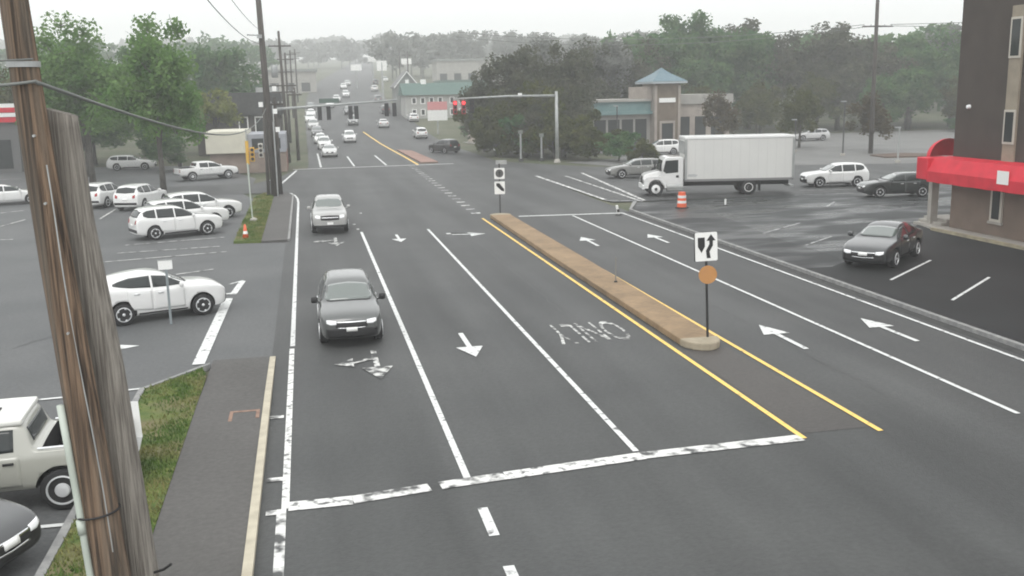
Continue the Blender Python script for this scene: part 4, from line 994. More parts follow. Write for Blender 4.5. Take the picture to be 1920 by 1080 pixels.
upole(23.5, 225, 12, .2, 0, 'hazy pole right of the hill road', arms=((11.2, 1.2),), group='utility poles on the hill')
upole(26.5, 275, 12, .2, 0, 'hazier pole farther up the hill road on the right', arms=((11.2, 1.2),), group='utility poles on the hill')
upole(58.9, 95, 20, .24, -.1, 'dark pole with one crossarm in front of the right trees', arms=((13.1, 1.75),), group='utility poles on the right')
# light poles and lot posts on the right
for px, py, h, lb in ((1580, 292, 5.5, 'slim lamp post in the back lot right of the truck'), (1683, 305, 3.2, 'pale post beside the crossarm pole'), (1490, 285, 3.5, 'slim dark post behind the box truck rear corner'), (1157, 280, 5.2, 'slim lamp post in front of the bank wing')):
    x, y = gp(px, py); t = thing('lamp_post', lb, 'lamp post', (x, y, 0))
    b = MB(); b.tube([(0, 0, 0), (0, 0, h)], .08, 8); b.build('post', M['metal'] if 'pale' in lb else M['wire_dark'], t)
    b = MB(); b.box(-.45, .1, -.1, .1, h, h+.12); b.build('lamp_head', M['metal'], t)
    b = MB(); b.lathe([(.25, 0), (.25, .25)], 12); b.build('base', M['concrete'], t)

# ---------------------------------------------------------------- right brown building with red awning
bm_ = mat('dark brown stucco', (.05, .04, .034), .85, (.066, .054, .046), scale=.7, detail=6, bump=.15, bscale=20)
tan = mat('tan grey stucco', (.2, .15, .12), .85, (.16, .12, .095), scale=.8, detail=6, bump=.15, bscale=20)
t = thing('brown_building', 'tall brown building with a bright red awning at the right edge', 'building', (31.6, 43.6, 0))
b = MB(); b.box(0, 16, -26, 0, 3.2, 15); b.build('upper_wall', bm_, t)
b = MB(); b.box(.03, 16, -26, -.03, -.02, 3.2); b.build('lower_wall', tan, t)
b = MB(); b.box(-.02, .1, -26, 0, 15, 15.5); b.build('parapet', bm_, t)
pil = mat('beige pilaster', (.3, .26, .2), .85, (.25, .22, .17), scale=2)
ym = 39.62-43.6
b = MB(); b.box(-.1, 0, ym-.42, ym+.36, 3.2, 10.6); ps = b.build('pilaster', pil, t)
wf = mat('window frame', (.5, .47, .41), .6)
for z0_, z1_ in ((4.45, 6.0), (8.3, 10.1)):
    b = MB(); b.box(-.15, -.1, ym-.4, ym+.34, z0_, z1_); f = b.build('window', wf, t)
    b = MB(); b.box(-.16, -.15, ym-.3, ym+.24, z0_+.1, z1_-.1); b.build('pane', M['glass'], f)
b = MB(); b.box(-.07, .03, -3.86, -3.06, .8, 2.5); f = b.build('window', wf, t)
b = MB(); b.box(-.08, -.07, -3.72, -3.2, .92, 2.5); b.build('pane', M['glass'], f)
b = MB(); b.box(-.1, -.0, -3.95, -2.98, .68, .8); b.build('sill', M['concrete'], f)
b = MB(); b.lathe([(.001, -.16), (.09, -.14), (.11, -.02), (.11, 0)], 12, 'x', (0, -1.0, 6.1)); b.build('wall_lamp', M['lamp'], t)
# awning: sloped front, wraps the far corner; a domed bay on the far side
aw = MB(); X0, X1 = -1.2, 0
pr = [(X1, 3.66), (X0+.35, 3.6), (X0, 2.95), (X0, 2.42), (X0+.05, 2.42), (X1, 2.5)]
n_ = len(pr)
rows_ = [.35-.5*i if i else .28 for i in range(0, 40)]
for i, yy in enumerate(rows_):
    for (x_, z_) in pr: aw.v.append((x_, yy, z_+.012*math.sin(i*1.9)*(1 if z_ < 2.6 else 0)))
for i in range(len(rows_)-1):
    for k in range(n_): aw.f.append((i*n_+k, i*n_+(k+1) % n_, (i+1)*n_+(k+1) % n_, (i+1)*n_+k))
aw.f += [tuple(range(n_)), tuple(range((len(rows_)-1)*n_, len(rows_)*n_))]
awo = aw.build('awning', M['red'], t)
b = MB(); b.box(-1.2, .2, .3, 1.2, 2.5, 3.6); b.build('awning_end', M['red'], awo, bevel=.05)
b = MB()
for i in range(7):
    a = math.pi/2*i/6
    for k in range(13):
        c = math.pi*k/12
        b.v.append((.45-1.05*math.cos(a)*math.cos(c), 1.0+1.0*math.cos(a)*math.sin(c), 3.55+.95*math.sin(a)))
for i in range(6):
    for k in range(12): b.f.append((i*13+k, i*13+k+1, (i+1)*13+k+1, (i+1)*13+k))
b.build('awning_dome', M['red'], awo, smooth=True)
b = MB(); b.box(-1.215, -1.2, -5.6, -4.85, 2.75, 3.35); b.build('awning_badge', M['sign_white'], awo)
b = MB(); b.box(-.35, 0.05, 1.0, 1.3, 0, 2.5); b.build('porch_post', M['concrete'], t)
for i in range(3): b = MB(); b.box(.1-.3*i, 1.5, .3, 2.2, .14*(2-i), .14*(3-i)); b.build('step', M['concrete'], t)
wk = MB(); wk.prism([(30.7, 18), (31.6, 18), (31.6, 43.7), (36, 43.7), (36, 47.6), (33, 47.2), (31.2, 45.6), (30.7, 43.5)], -.05, .11); struct('pavement', wk, M['concrete'])
kb = MB(); kb.box(30.52, 30.7, 18, 43.5, -.05, .14); struct('kerb', kb, mat('yellowish kerb', (.38, .33, .22), .85, (.25, .22, .16), scale=2))

# ---------------------------------------------------------------- bank with tower
stone = mat('pinkish stone', (.3, .26, .23), .85, (.36, .32, .28), scale=1.2)
brn = mat('brown brick', (.13, .1, .075), .85, (.17, .135, .1), scale=1.5)
blue = mat('blue metal roof', (.085, .15, .185), .45, (.115, .185, .22), scale=2)
teal = mat('teal metal fascia', (.11, .2, .2), .5, (.16, .25, .25), scale=1.0)
wing = mat('pale wing wall', (.36, .35, .32), .8, (.3, .29, .27), scale=1)
t = thing('bank_building', 'bank with a square brown tower under a blue pyramid roof', 'building', (44.9, 121, 0), rad(8))
b = MB(); b.box(-1.75, 1.75, -1.75, 1.75, 0, 8.0); tw = b.build('tower', brn, t)
b = MB(); b.box(-1.77, -1.75, -1.74, 1.74, 0, 8.0); b.build('lit_side_face', stone, tw)  # pale sheet paints the tower's left face as the lit side
b = MB(); b.box(-1.85, -1.5, -1.85, -1.755, 0, 7.6); b.box(1.5, 1.85, -1.85, -1.755, 0, 7.6); b.build('corner_trim', stone, tw)
b = MB(); b.add([(-2.5, -2.5, 8.1), (2.5, -2.5, 8.1), (2.5, 2.5, 8.1), (-2.5, 2.5, 8.1), (-.9, -.9, 9.1), (.9, -.9, 9.1), (.9, .9, 9.1), (-.9, .9, 9.1), (0, 0, 9.85)], [(0, 1, 5, 4), (1, 2, 6, 5), (2, 3, 7, 6), (3, 0, 4, 7), (4, 5, 8), (5, 6, 8), (6, 7, 8), (7, 4, 8), (3, 2, 1, 0)]); b.build('roof', blue, t)
b = MB(); b.box(-2.45, 2.45, -2.45, 2.45, 7.85, 8.08); b.build('eave', mat('pale eave', (.4, .44, .46), .6), t)
b = MB(); b.box(-1.2, 1.1, -1.86, -1.76, 5.5, 6.05); b.build('sign_board', M['sign_white'], tw)
b = MB(); b.box(-1.1, 1.1, -1.84, -1.755, .1, 3.2); f = b.build('door', stone, tw)
b = MB(); b.box(-.8, .8, -1.86, -1.84, .1, 2.9); b.build('pane', M['glass'], f)
b = MB(); b.box(-10, -1.78, -.5, 9, 0, 4.1); wl = b.build('wall', wing, t)
for k in range(4): b = MB(); b.box(-9.6+1.9*k, -8.0+1.9*k, -.54, -.5, .5, 3.5); b.build('window', M['glass'], wl)
b = MB(); b.box(-10.6, -1.79, -1.2, 9.2, 4.1, 4.5); b.box(-10.2, -1.79, -.7, 9.0, 4.5, 5.7); b.build('fascia', teal, t)
b = MB(); b.box(-10.4, -1.79, -1.0, 9.3, 5.7, 6.0); b.build('coping', wing, t)
b = MB(); b.box(-2.6, -1.79, -1.0, 4, 6.0, 7.5); b.build('tower_shoulder', stone, t)
b = MB(); b.box(1.78, 10, -.4, 9, 0, 5.2); wr_ = b.build('wall', stone, t)
b = MB(); b.box(1.78, 10.3, -.7, 9.3, 5.2, 6.4); b.build('fascia', wing, t)
for k in range(3): b = MB(); b.box(2.4+2.4*k, 4.0+2.4*k, -.44, -.4, .5, 3.6); b.build('window', M['glass'], wr_)

# ---------------------------------------------------------------- left buildings
t = thing('brick_store', 'low red brick building with a cream upper wall behind the left trees', 'building', (-9.1, 99, 0))
rb_, _ = brick('red brick', (.24, .1, .075), (.2, .085, .065), (.25, .2, .17), 4)
b = MB(); b.box(0, 7.2, 0, 8, 0, 1.95); b.build('wall', rb_, t)
b = MB(); b.box(-.3, 3.6, -.35, 8.2, 1.95, 4.05); b.build('cream_fascia', mat('cream panel', (.62, .6, .5), .7, (.55, .53, .45), scale=1), t, bevel=.03)
b = MB(); b.box(3.6, 7.2, -.1, 8.1, 1.95, 3.7); w2 = b.build('upper_wall', mat('blue grey siding', (.27, .28, .31), .7, (.33, .34, .37), scale=1.4), t)
for k in range(2): b = MB(); b.box(4.0+1.6*k, 5.1+1.6*k, -.14, -.1, 2.3, 3.3); b.build('window', M['glass'], w2)
t = thing('dark_store', 'dark flat roofed store beyond the brick building on the left', 'building', (-13.4, 131, .02))
dk = mat('dark brown boards', (.045, .04, .036), .8, (.065, .058, .05), scale=1.5)
b = MB(); b.box(0, 10.5, 0, 12, 0, 5.0); wl = b.build('wall', dk, t)
b = MB(); b.prism([(-.5, 5.0), (11, 5.0), (10.6, 7.8), (-.1, 7.8)], -.5, 12.3, 'y'); b.build('mansard', mat('dark shingle', (.04, .042, .042), .85, (.06, .062, .06), scale=3), t)
for x0 in (5.2, 7.2): b = MB(); b.box(x0, x0+1.2, -.06, 0, 2.6, 4.8); f = b.build('window', M['sign_white'], wl); b = MB(); b.box(x0+.15, x0+1.05, -.08, -.06, 2.8, 4.6); b.build('pane', M['glass'], f)
b = MB(); b.box(7.6, 10.4, -.56, -.5, 7.8, 8.4); b.build('roof_board', M['metal'], t)
t = thing('red_gabled_store', 'pale store with red roof stripes at the far left edge', 'building', (-44, 112, 0))
b = MB(); b.box(0, 14.6, 0, 10, 0, 5.2); wl = b.build('wall', mat('dim grey wall', (.13, .13, .13), .8), t)
for z0_, mm in ((5.2, 'red'), (5.75, 'sign_white'), (6.2, 'red'), (6.7, 'sign_white')): b = MB(); b.box(-.2, 14.8, -.3, 10.2, z0_, z0_+(.5 if mm == 'red' else .4)); b.build('fascia_stripe', M[mm], t)
for k in range(4): b = MB(); b.box(1+3.4*k, 3.6+3.4*k, -.06, 0, .4, 3.4); b.build('window', M['glass'], wl)

# ---------------------------------------------------------------- far centre buildings
t = thing('long_white_house', 'long pale two storey building with a green roof behind the red lights', 'building', (19.3, 192, tz(192)-.2))
ww = mat('pale siding', (.42, .42, .4), .8, (.36, .36, .34), scale=1)
gr_ = mat('green shingle', (.07, .125, .11), .85, (.09, .15, .13), scale=2)
b = MB(); b.box(0, 17.6, 0, 9, 0, 4.6); wl = b.build('wall', ww, t)
b = MB(); b.prism([(-.6, 4.6), (9.6, 4.6), (4.5, 6.9)], -.5, 18.1, 'x'); ro = b.build('roof', gr_, t)
for zz in (.7, 2.9):
    for x0 in (1.2, 2.9, 4.6, 6.3, 8.6, 10.4, 12.2, 14.4):
        b = MB(); b.box(x0, x0+.95, -.07, 0, zz, zz+1.25); f = b.build('window', M['sign_white'], wl)
        b = MB(); b.box(x0+.18, x0+.77, -.09, -.07, zz+.15, zz+1.1); b.build('pane', M['glass'], f)
b = MB(); b.box(3.6, 4.6, 4, 5, 6.2, 7.6); b.build('chimney', M['sign_white'], ro)
t = thing('gabled_house', 'grey house with a white trimmed gable left of the long pale building', 'building', (21.0, 204, tz(204)-.1))
gw = mat('grey siding', (.24, .25, .24), .8, (.2, .21, .2), scale=1)
b = MB(); b.prism([(-2.3, 0), (2.3, 0), (2.3, 5.6), (0, 8.4), (-2.3, 5.6)], 0, 9, 'y'); wl = b.build('wall', gw, t)
b = MB()
for s_ in (-1, 1): b.prism([(0, 8.45), (s_*2.7, 5.25), (s_*2.7, 5.5), (0, 8.75)], -.35, 9.3, 'y')
b.build('roof', mat('grey shingle', (.16, .16, .16), .8, (.2, .2, .2), scale=2), t)
b = MB()
for s_ in (-1, 1): b.prism([(0, 8.35), (s_*2.7, 5.15), (s_*2.7, 5.42), (0, 8.65)], -.4, -.36, 'y')
b.build('gable_trim', M['sign_white'], t)
b = MB(); b.box(-.35, .35, -.05, 0, 6.1, 6.9); b.build('window', M['sign_white'], wl)
for x0 in (-1.5, .6): b = MB(); b.box(x0, x0+.9, -.05, 0, 2.5, 3.9); b.build('window', M['glass'], wl)
t = thing('brown_house', 'brown roofed house behind the right signal arm', 'building', (35.8, 176, tz(176)-.2))
b = MB(); b.box(0, 8, 0, 8, 0, 5.2); wl = b.build('wall', mat('reddish siding', (.26, .18, .15), .8, (.22, .15, .13), scale=1), t)
b = MB(); b.prism([(-.6, 5.2), (8.6, 5.2), (4, 7.8)], -.4, 8.4, 'x'); b.build('roof', mat('brown shingle', (.15, .12, .1), .85, (.2, .17, .14), scale=2), t)
for x0 in (1, 3, 5): b = MB(); b.box(x0, x0+1, -.05, 0, 2.6, 4); b.build('window', M['sign_white'], wl)
p = atY(880, 240, 140)
t = thing('monument_sign', 'pale stone block sign at the foot of the dark brush', 'sign', (23.9, 140, tz(140)))
b = MB(); b.box(-1.0, 1.0, -.25, .25, .3, 3.6); b.build('slab', mat('pale pink stone', (.5, .44, .38), .8, (.42, .37, .32), scale=2), t)
b = MB(); b.box(-1.15, 1.15, -.32, .32, 0, .3); b.build('base', M['concrete'], t)
t = thing('store_sign', 'red and white panel sign on a post left of the red lights', 'sign', (21.2, 160, tz(160)))
b = MB(); b.box(-.12, .12, -.1, .1, 0, 2.2); b.build('post', M['metal'], t)
b = MB(); b.box(-1.6, 1.6, -.15, .15, 3.9, 5.2); b.build('upper_panel', mat('pink sign', (.6, .25, .25), .5), t)
b = MB(); b.box(-1.6, 1.6, -.15, .15, 2.2, 3.85); b.build('lower_panel', M['sign_white'], t)
for i, (x0, y0, wd, h_, lb) in enumerate(((-26, 220, 20, 5, 'hazy flat roofed store on the far left of the hill road'), (-14, 285, 18, 6, 'hazy pale store higher up the left side of the hill'), (36, 262, 12, 3.4, 'hazy pale store right of the hill road'), (44, 330, 20, 7, 'hazy white block near the hill top on the right'))):
    t = thing('store', lb, 'building', (x0, y0, tz(y0)-.3), group='far stores on the hill')
    b = MB(); b.box(0, wd, 0, 12, 0, h_); wl = b.build('wall', wing if i % 2 else ww, t)
    b = MB(); b.box(-.4, wd+.4, -.4, 12.4, h_, h_+.7); b.build('roof', gw if i % 2 else gr_, t)
    for k in range(4): b = MB(); b.box(1+wd*k/4.2, 1+wd*k/4.2+2.4, -.06, 0, .6, 3); b.build('window', M['glass'], wl)
t = thing('tall_pylon_sign', 'thin tall sign pylon on the hill beside the far road', 'sign', (19.5, 248, tz(248)))
b = MB(); b.tube([(0, 0, 0), (0, 0, 9)], .25, 10); b.build('post', M['metal'], t)
b = MB(); b.box(-1.2, 1.2, -.2, .2, 7, 9.4); b.build('panel', M['sign_white'], t)
for i, (x, y, h_, lb) in enumerate(((16, 300, 7, 'hazy white sign low on the hill, left of three'), (33, 320, 8, 'hazy white sign on the hill, middle of three'), (27, 390, 8, 'hazy white sign near the crest, right of three'))):
    t = thing('roadside_sign', lb, 'sign', (x, y, tz(y)), group='far roadside signs')
    b = MB(); b.tube([(0, 0, 0), (0, 0, h_)], .2, 8); b.build('post', M['metal'], t)
    b = MB(); b.box(-1.6, 1.6, -.2, .2, h_-1.8, h_); b.build('panel', M['sign_white'], t)

# ---------------------------------------------------------------- trees
def crown_mesh(name, seed, rx, ry, rz_, n, leaf, clumps=26, fill=.35, m=None, top=0.0):
    q = random.Random(seed); mb = MB()
    C = []
    for k in range(clumps):
        while True:
            v = Vector((q.gauss(0, 1), q.gauss(0, 1), q.gauss(0, 1))).normalized()
            if v.z > -.75: break
        d = q.uniform(.35, .95) if k > clumps*fill else q.uniform(0, .5)
        C.append((Vector((v.x*rx*d, v.y*ry*d, v.z*rz_*d+q.uniform(-.2, .2)+top*max(0, v.z)*q.random())), q.uniform(.2, .36)))
    for i in range(n):
        c, s_ = q.choice(C)
        u = Vector((q.gauss(0, 1), q.gauss(0, 1), q.gauss(0, 1)))
        if u.length > 1.7: u = u.normalized()*1.7*q.random()
        p = c+Vector((u.x*rx*s_*.62, u.y*ry*s_*.62, u.z*rz_*s_*.5))
        a = Vector((q.gauss(0, 1), q.gauss(0, 1), q.gauss(0, .8))).normalized(); b_ = a.orthogonal().normalized()
        b_ = (b_*math.cos(q.uniform(0, 6.28))+a.cross(b_)*math.sin(q.uniform(0, 6.28))).normalized()
        L = leaf*q.uniform(.6, 1.3)
        mb.add([p-a*L, p+b_*L*.5, p+a*L, p-b_*L*.5], [(0, 1, 2, 3)])
    return mb.mesh(name, m, fix=False), C
def limbs_mesh(name, seed, C, h0, zc, r, n=14, m=None, twigs=0, rx=3, rz_=4):
    q = random.Random(seed); mb = MB()
    top = zc+.3*rz_
    mb.tube([(0, 0, 0), (q.uniform(-.1, .1), 0, h0), (q.uniform(-.3, .3), q.uniform(-.3, .3), zc), (q.uniform(-.4, .4), 0, top)], [r*1.2, r*.85, r*.5, r*.12], 10)
    for c, s_ in C[:n]:
        z0 = q.uniform(h0*.85, zc); p = Vector((0, 0, z0)); e = c+Vector((0, 0, zc)); mid = p.lerp(e, .5)+Vector((0, 0, q.uniform(0, .5)))
        mb.tube([p, mid, e], [r*.35, r*.2, r*.05], 6)
    for k in range(twigs):
        c, s_ = q.choice(C); e = c+Vector((0, 0, zc)); d = Vector((q.gauss(0, .6), q.gauss(0, .6), abs(q.gauss(.8, .5)))).normalized()*q.uniform(.8, 2.0)
        mb.tube([e, e+d*.5+Vector((q.uniform(-.15, .15), q.uniform(-.15, .15), 0)), e+d], [.035, .025, .012], 4, cap=False)
    return mb.mesh(name, m or M['bark'], True, fix=False)
TP = {}
def tproto(key, leafm, seed, rx, rz_, h, n, leaf, clumps=26, twigs=0, h0=None, r=.2, fill=.35, top=0):
    zc = h-rz_*.92
    cm, C = crown_mesh('crown', seed, rx, rx*.95, rz_, n, leaf, clumps, fill, leafm, top)
    lm = limbs_mesh('trunk', seed+1, C, h0 or max(.6, zc-rz_*.7), zc, r, 14, None, twigs, rx, rz_)
    TP[key] = (cm, lm, zc, h)
tproto('maple', M['leaf_green'], 11, 4.8, 4.9, 12.4, 15000, .2, 60, twigs=60, h0=2.6, r=.24, top=2.0)
tproto('maple2', M['leaf_green'], 12, 4.6, 4.9, 12.0, 15000, .2, 56, twigs=60, h0=2.9, r=.24, top=2.2)
tproto('deep', M['leaf_deep'], 21, 7.2, 8.0, 17, 12000, .36, 60, r=.4, h0=3)
tproto('deep2', M['leaf_deep'], 22, 6.6, 7.2, 15, 11000, .36, 56, r=.4, h0=3)
tproto('olive', M['leaf_olive'], 31, 5.4, 6.0, 12.5, 11000, .28, 56, r=.3, h0=2)
tproto('brush', M['leaf_dark'], 41, 5.0, 6.4, 13, 13000, .24, 64, twigs=220, r=.22, h0=2)
tproto('brush2', M['leaf_dark'], 42, 4.8, 6.0, 12.2, 13000, .24, 60, twigs=220, r=.22, h0=2)
tproto('grey', M['leaf_grey_haze'], 51, 5.2, 6.6, 14, 9000, .28, 52, twigs=200, r=.25, h0=3)
tproto('bush', M['leaf_olive'], 61, 2.6, 2.2, 4.0, 5000, .17, 30, r=.1, h0=.3)
tproto('bush2', M['leaf_deep'], 62, 2.3, 1.9, 3.4, 4500, .16, 28, r=.1, h0=.3)
tproto('redtree', M['leaf_red'], 71, 2.8, 3.2, 7.0, 4000, .2, 30, twigs=120, r=.15, h0=1.4)
tproto('lime', M['leaf_lime'], 81, 3.4, 3.0, 8.5, 4000, .26, 30, r=.2, h0=2)
def tree(key, x, y, h, label, group, rz=0, sx=1.0, name='tree'):
    cm, lm, zc, H0 = TP[key]; s_ = h/H0
    t = thing(name, label, 'bush' if name == 'bush' else 'tree', (x, y, tz(y)-.05), rad(rz), group); t.scale = (s_*sx, s_*sx, s_)
    c = bpy.data.objects.new('crown', cm); COL.objects.link(c); c.parent = t; c.location = (0, 0, zc)
    l = bpy.data.objects.new('trunk', lm); COL.objects.link(l); l.parent = t
G1 = 'trees in the left parking lot'
tree('maple', -17.6, 87.5, 12.3, 'green tree rising behind the grey pole stub in the left lot', G1, 20)
tree('maple2', -10.6, 77, 12.0, 'green tree behind the parked white suvs nearest the road', G1, 100, .92)
G2 = 'trees beyond the left lot'
tree('maple', -20.8, 102, 10.5, 'light green tree behind the grey stub, left edge of the left trees', G2, 70, 1.2)
tree('deep2', -27, 126, 13.5, 'dense green tree behind the left lot, leftmost beyond the pole', G2, 10)
tree('deep', -20, 134, 13.5, 'dense green tree behind the left lot between the two thin trees', G2, 70)
tree('olive', -33, 118, 11, 'olive tree beside the red striped store', G2, 30)
tree('maple', -24, 108, 10.5, 'light green tree at the back of the left lot', G2, 160, 1.1)
tree('maple2', -13.5, 112, 9.5, 'light green tree left of the cream wall', G2, 220, 1.0)
tree('lime', -10.5, 126, 8.6, 'yellow green tree in front of the dark store', G2, 0, 1.1)
tree('deep2', -12, 152, 15, 'tree behind the dark flat roofed store', G2, 190)
tree('deep', -45, 150, 15, 'tall tree behind the red striped store', G2, 260)
tree('deep', -34, 150, 15, 'tall tree left of the dense green pair', G2, 300)
for i, (k, x, y, h, rz, lb) in enumerate((('deep2', -40, 124, 7, 0, 'low green shrub mass behind the left lot, far left'), ('olive', -31, 121, 6.5, 50, 'low olive shrub mass left of the white van'), ('deep', -23.5, 119, 7, 90, 'low green shrub mass behind the white van'), ('maple', -17, 117, 7, 10, 'low light green shrub between the thin left trees'), ('deep2', -14.5, 105, 4.5, 140, 'small green shrub left of the white pickup truck'))):
    tree(k, x, y, h, lb, 'shrubs behind the left lot', rz, 1.35)
G3 = 'dark brush trees right of the road'
for i, (k, x, y, h, rz, sx, lb) in enumerate((('brush', 21.8, 121, 10.8, 0, .8, 'dark bare tree at the left end of the brush'), ('brush2', 25.3, 117, 12.0, 50, 1.0, 'dark bare tree second in the brush behind the mast pole'), ('brush', 27.6, 116, 12.4, 120, 1.0, 'dark bare tree in the middle of the brush'),
     ('brush2', 29.8, 113, 12.2, 200, .85, 'dark bare tree right of the mast pole'), ('brush', 40, 138, 14.0, 270, 1.1, 'dark bare tree rising directly behind the bank wing roof'), ('grey', 33, 134, 14.5, 30, 1.1, 'grey bare tree behind the dark brush'), ('grey', 42.5, 140, 14.5, 140, 1.1, 'grey bare tree behind the bank wing'), ('brush', 49, 142, 14.5, 60, 1.1, 'grey green tree just left of the tower roof'), ('brush', 28.2, 106, 7.5, 20, .9, 'low dark tree right of the mast pole'), ('brush2', 25.6, 106, 7.0, 220, .9, 'low dark tree behind the right signal pole'))):
    tree(k, x, y, h, lb, G3, rz, sx)
G4 = 'shrubs under the brush'
for i, (k, x, y, h, rz, sx, lb) in enumerate((('bush', 21.5, 112, 6.0, 0, 1.0, 'olive shrub at the left end behind the grey posts'), ('bush2', 24, 107.5, 5.0, 40, 1.1, 'green shrub between the two grey posts'), ('bush', 26.5, 104, 6.2, 90, 1.1, 'olive shrub right behind the mast pole'), ('bush', 29.3, 100, 4.6, 150, 1.2, 'olive shrub right of the mast pole'),
     ('bush2', 31.5, 97, 3.2, 200, 1.2, 'green shrub near the side street line'), ('bush', 33.2, 94.5, 2.4, 260, 1.3, 'low olive shrub behind the truck hood'), ('bush', 22.5, 117, 7.5, 310, 1.0, 'tall olive shrub beside the stone block sign'), ('bush', 25.0, 111, 8.2, 310, 1.1, 'tall olive shrub in front of the bare trees'), ('bush', 28.4, 108, 7.5, 130, .85, 'tall olive shrub left of the bank wing'))):
    tree(k, x, y, h, lb, G4, rz, sx, 'bush')
G5 = 'trees behind the right lot'
for i, (k, x, y, h, rz, sx, lb) in enumerate((('deep', 58, 152, 18.2, 0, 1.0, 'tall fresh green tree right of the tower roof'), ('deep', 65, 150, 18.4, 90, 1.0, 'tall fresh green tree above the truck box'), ('deep2', 71.5, 152, 16.5, 180, 1.0, 'green tree between the tall pair and the dark trees'), ('brush', 79, 150, 16.5, 10, 1.25, 'dark tree left of the crossarm pole, first'), ('brush2', 86, 149, 16.0, 80, 1.2, 'dark tree left of the crossarm pole, nearer the pole'), ('brush', 92, 148, 14.8, 150, 1.3, 'dark tree straight behind the crossarm pole'),
     ('deep2', 97, 146, 13.5, 230, 1.1, 'green tree right of the crossarm pole'), ('deep', 104, 145, 15, 300, 1.0, 'green tree beside the brown building, behind'), ('grey', 108, 150, 16.5, 30, 1.2, 'bare pale tree against the sky by the brown building'), ('olive', 99, 135, 8, 60, 1.1, 'low olive tree at the back of the right lot'), ('olive', 78, 141, 9, 40, 1.2, 'olive tree behind the pale far car'), ('olive', 63, 131, 6.5, 90, 1.0, 'low olive tree behind the truck box'), ('deep2', 88, 139, 9, 10, 1.2, 'dark green tree low behind the lamp post'),
     ('redtree', 50.2, 113.5, 7.0, 0, 1.0, 'reddish brown tree right of the bank tower'), ('redtree', 61.5, 99, 6.6, 60, 1.1, 'reddish brown tree beside the crossarm pole'), ('olive', 57.5, 108, 7.2, 120, .9, 'olive tree over the truck box rear'), ('deep', 112, 138, 15, 40, 1.0, 'green tree half hidden by the brown building'))):
    tree(k, x, y, h, lb, G5, rz, sx)
for i, (x, y, lb) in enumerate(((95.5, 131, 'dark hedge clump along the far lot edge, left of two'), (101.5, 129, 'dark hedge clump along the far lot edge, right of two'))):
    tree('bush2', x, y, 2.2, lb, 'hedges at the far lot edge', i*80, 1.6, 'bush')
for i, (x, y, lb) in enumerate(((25.2, 152, 'low hedge below the red and white panel sign'), (28.8, 148, 'low hedge right of the stone block sign'))):
    tree('bush2', x, y, 2.0, lb, 'hedges by the panel sign', i*60, 1.5, 'bush')
for i, (k, x, y, h, rz, lb) in enumerate((('olive', 68, 140, 8, 15, 'olive tree low behind the truck box, right part'), ('brush2', 74, 158, 17, 75, 'grey brown tree in the gap right of the tall green pair'), ('brush', 83, 144, 11, 135, 'dark tree low left of the crossarm pole'), ('deep2', 93, 140, 10, 195, 'dark green tree low right of the crossarm pole'), ('deep2', 101, 152, 16, 255, 'tall green tree behind the lower green trees by the brown building'), ('deep2', 52, 150, 14, 315, 'green tree directly behind the tower roof'), ('deep', 106, 140, 11, 20, 'green tree low beside the brown building'), ('olive', 56, 136, 8, 95, 'olive tree behind the right bank wing'))):
    tree(k, x, y, h, lb, G5, rz, 1.25)
mk = MB(); mk.prism([(56.5, 88.5), (61, 87.5), (64, 89.5), (61, 93), (57, 92)], -.03, .12); struct('planting_bed', mk, mat('mulch', (.09, .06, .045), .95, (.12, .085, .065), scale=4))

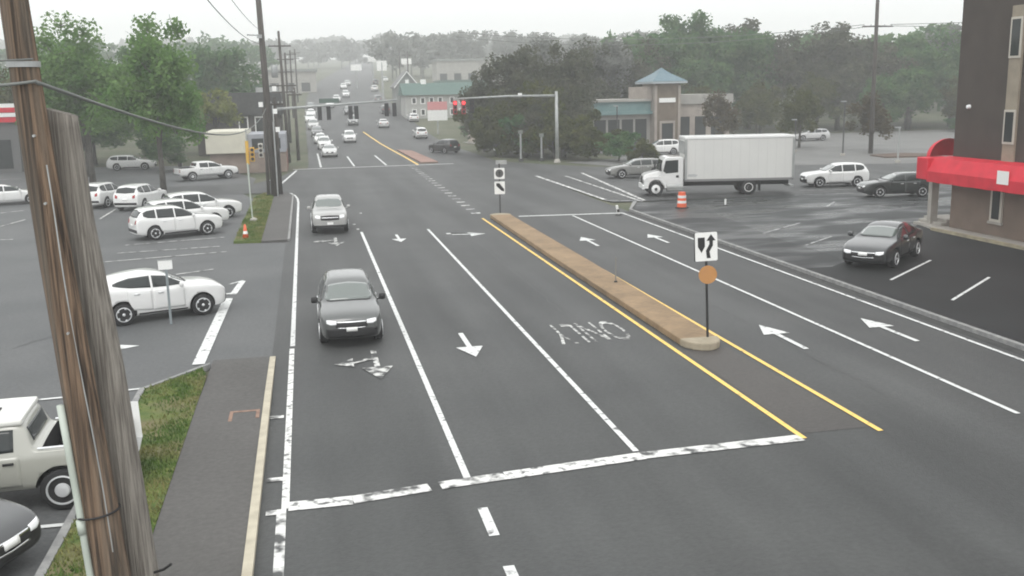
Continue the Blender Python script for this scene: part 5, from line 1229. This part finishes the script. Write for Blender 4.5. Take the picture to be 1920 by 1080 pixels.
# far woods: one hazy mass each side
def woods(name, spots, leafm, seed, leaf=.9, n=700):
    q = random.Random(seed); mb = MB()
    for x, y, h, rr in spots:
        z0 = tz(y)
        C = [(Vector((q.gauss(0, .45), q.gauss(0, .45), q.uniform(-.5, .95))), q.uniform(.25, .4)) for _ in range(18)]
        for i in range(n):
            c, s_ = q.choice(C); u = Vector((q.gauss(0, 1), q.gauss(0, 1), q.gauss(0, 1)))
            if u.length > 1.6: u *= .5
            p = Vector((x+(c.x+u.x*s_*.6)*rr, y+(c.y+u.y*s_*.6)*rr, z0+h*.55+(c.z+u.z*s_*.5)*h*.45))
            if p.z < z0: continue
            a = Vector((q.gauss(0, 1), q.gauss(0, 1), q.gauss(0, .8))).normalized(); b_ = a.orthogonal().normalized(); L = leaf*q.uniform(.6, 1.3)
            mb.add([p-a*L, p+b_*L*.55, p+a*L, p-b_*L*.55], [(0, 1, 2, 3)])
        mb.tube([(x, y, z0-.2), (x, y, z0+h*.6)], [.35, .15], 6, cap=False)
    tag(mb.build(name, leafm, fix=False), kind='stuff')
q = random.Random(5)
woods('far_woods', [(-150+i*3.9+q.uniform(-3, 3), q.uniform(290, 360), q.uniform(12, 16), q.uniform(6, 8)) for i in range(35)], M['leaf_deep'], 1, .8, 800)
woods('far_woods', [(34+i*4+q.uniform(-3, 3), q.uniform(330, 420), q.uniform(13, 17), q.uniform(6, 9)) for i in range(34)], M['leaf_grey_haze'], 3, .9, 800)
woods('far_woods', [(-40+i*7+q.uniform(-5, 5), q.uniform(560, 680), q.uniform(13, 18), q.uniform(9, 12)) for i in range(28)], M['leaf_grey_haze'], 2, 1.2, 700)
woods('far_woods', [(-300+i*13+q.uniform(-8, 8), q.uniform(900, 1150), q.uniform(17, 24), q.uniform(13, 18)) for i in range(62)], M['leaf_grey_haze'], 4, 1.9, 700)
woods('far_woods', [(62+i*4.4+q.uniform(-3, 3), q.uniform(168, 200), q.uniform(13, 16.5), q.uniform(6, 8)) for i in range(34)], M['leaf_deep'], 6, .8, 800)
woods('far_woods', [(-110+i*5+q.uniform(-3, 3), q.uniform(140, 170), q.uniform(10, 13), q.uniform(5, 7)) for i in range(15)], M['leaf_deep'], 8, .7, 900)

# ---------------------------------------------------------------- haze
hz = MB(); hz.box(-710, 810, -12, 1305, -1.2, 95)
ho = hz.build('haze', None); tag(ho, kind='stuff')
hm = bpy.data.materials.new('haze'); hm.use_nodes = True; hm.node_tree.nodes.clear()
o_ = hm.node_tree.nodes.new('ShaderNodeOutputMaterial'); v_ = hm.node_tree.nodes.new('ShaderNodeVolumePrincipled')
v_.inputs['Color'].default_value = (.95, .96, .96, 1); v_.inputs['Density'].default_value = .0012; v_.inputs['Anisotropy'].default_value = 0
hm.node_tree.links.new(v_.outputs[0], o_.inputs['Volume']); ho.data.materials.append(hm)
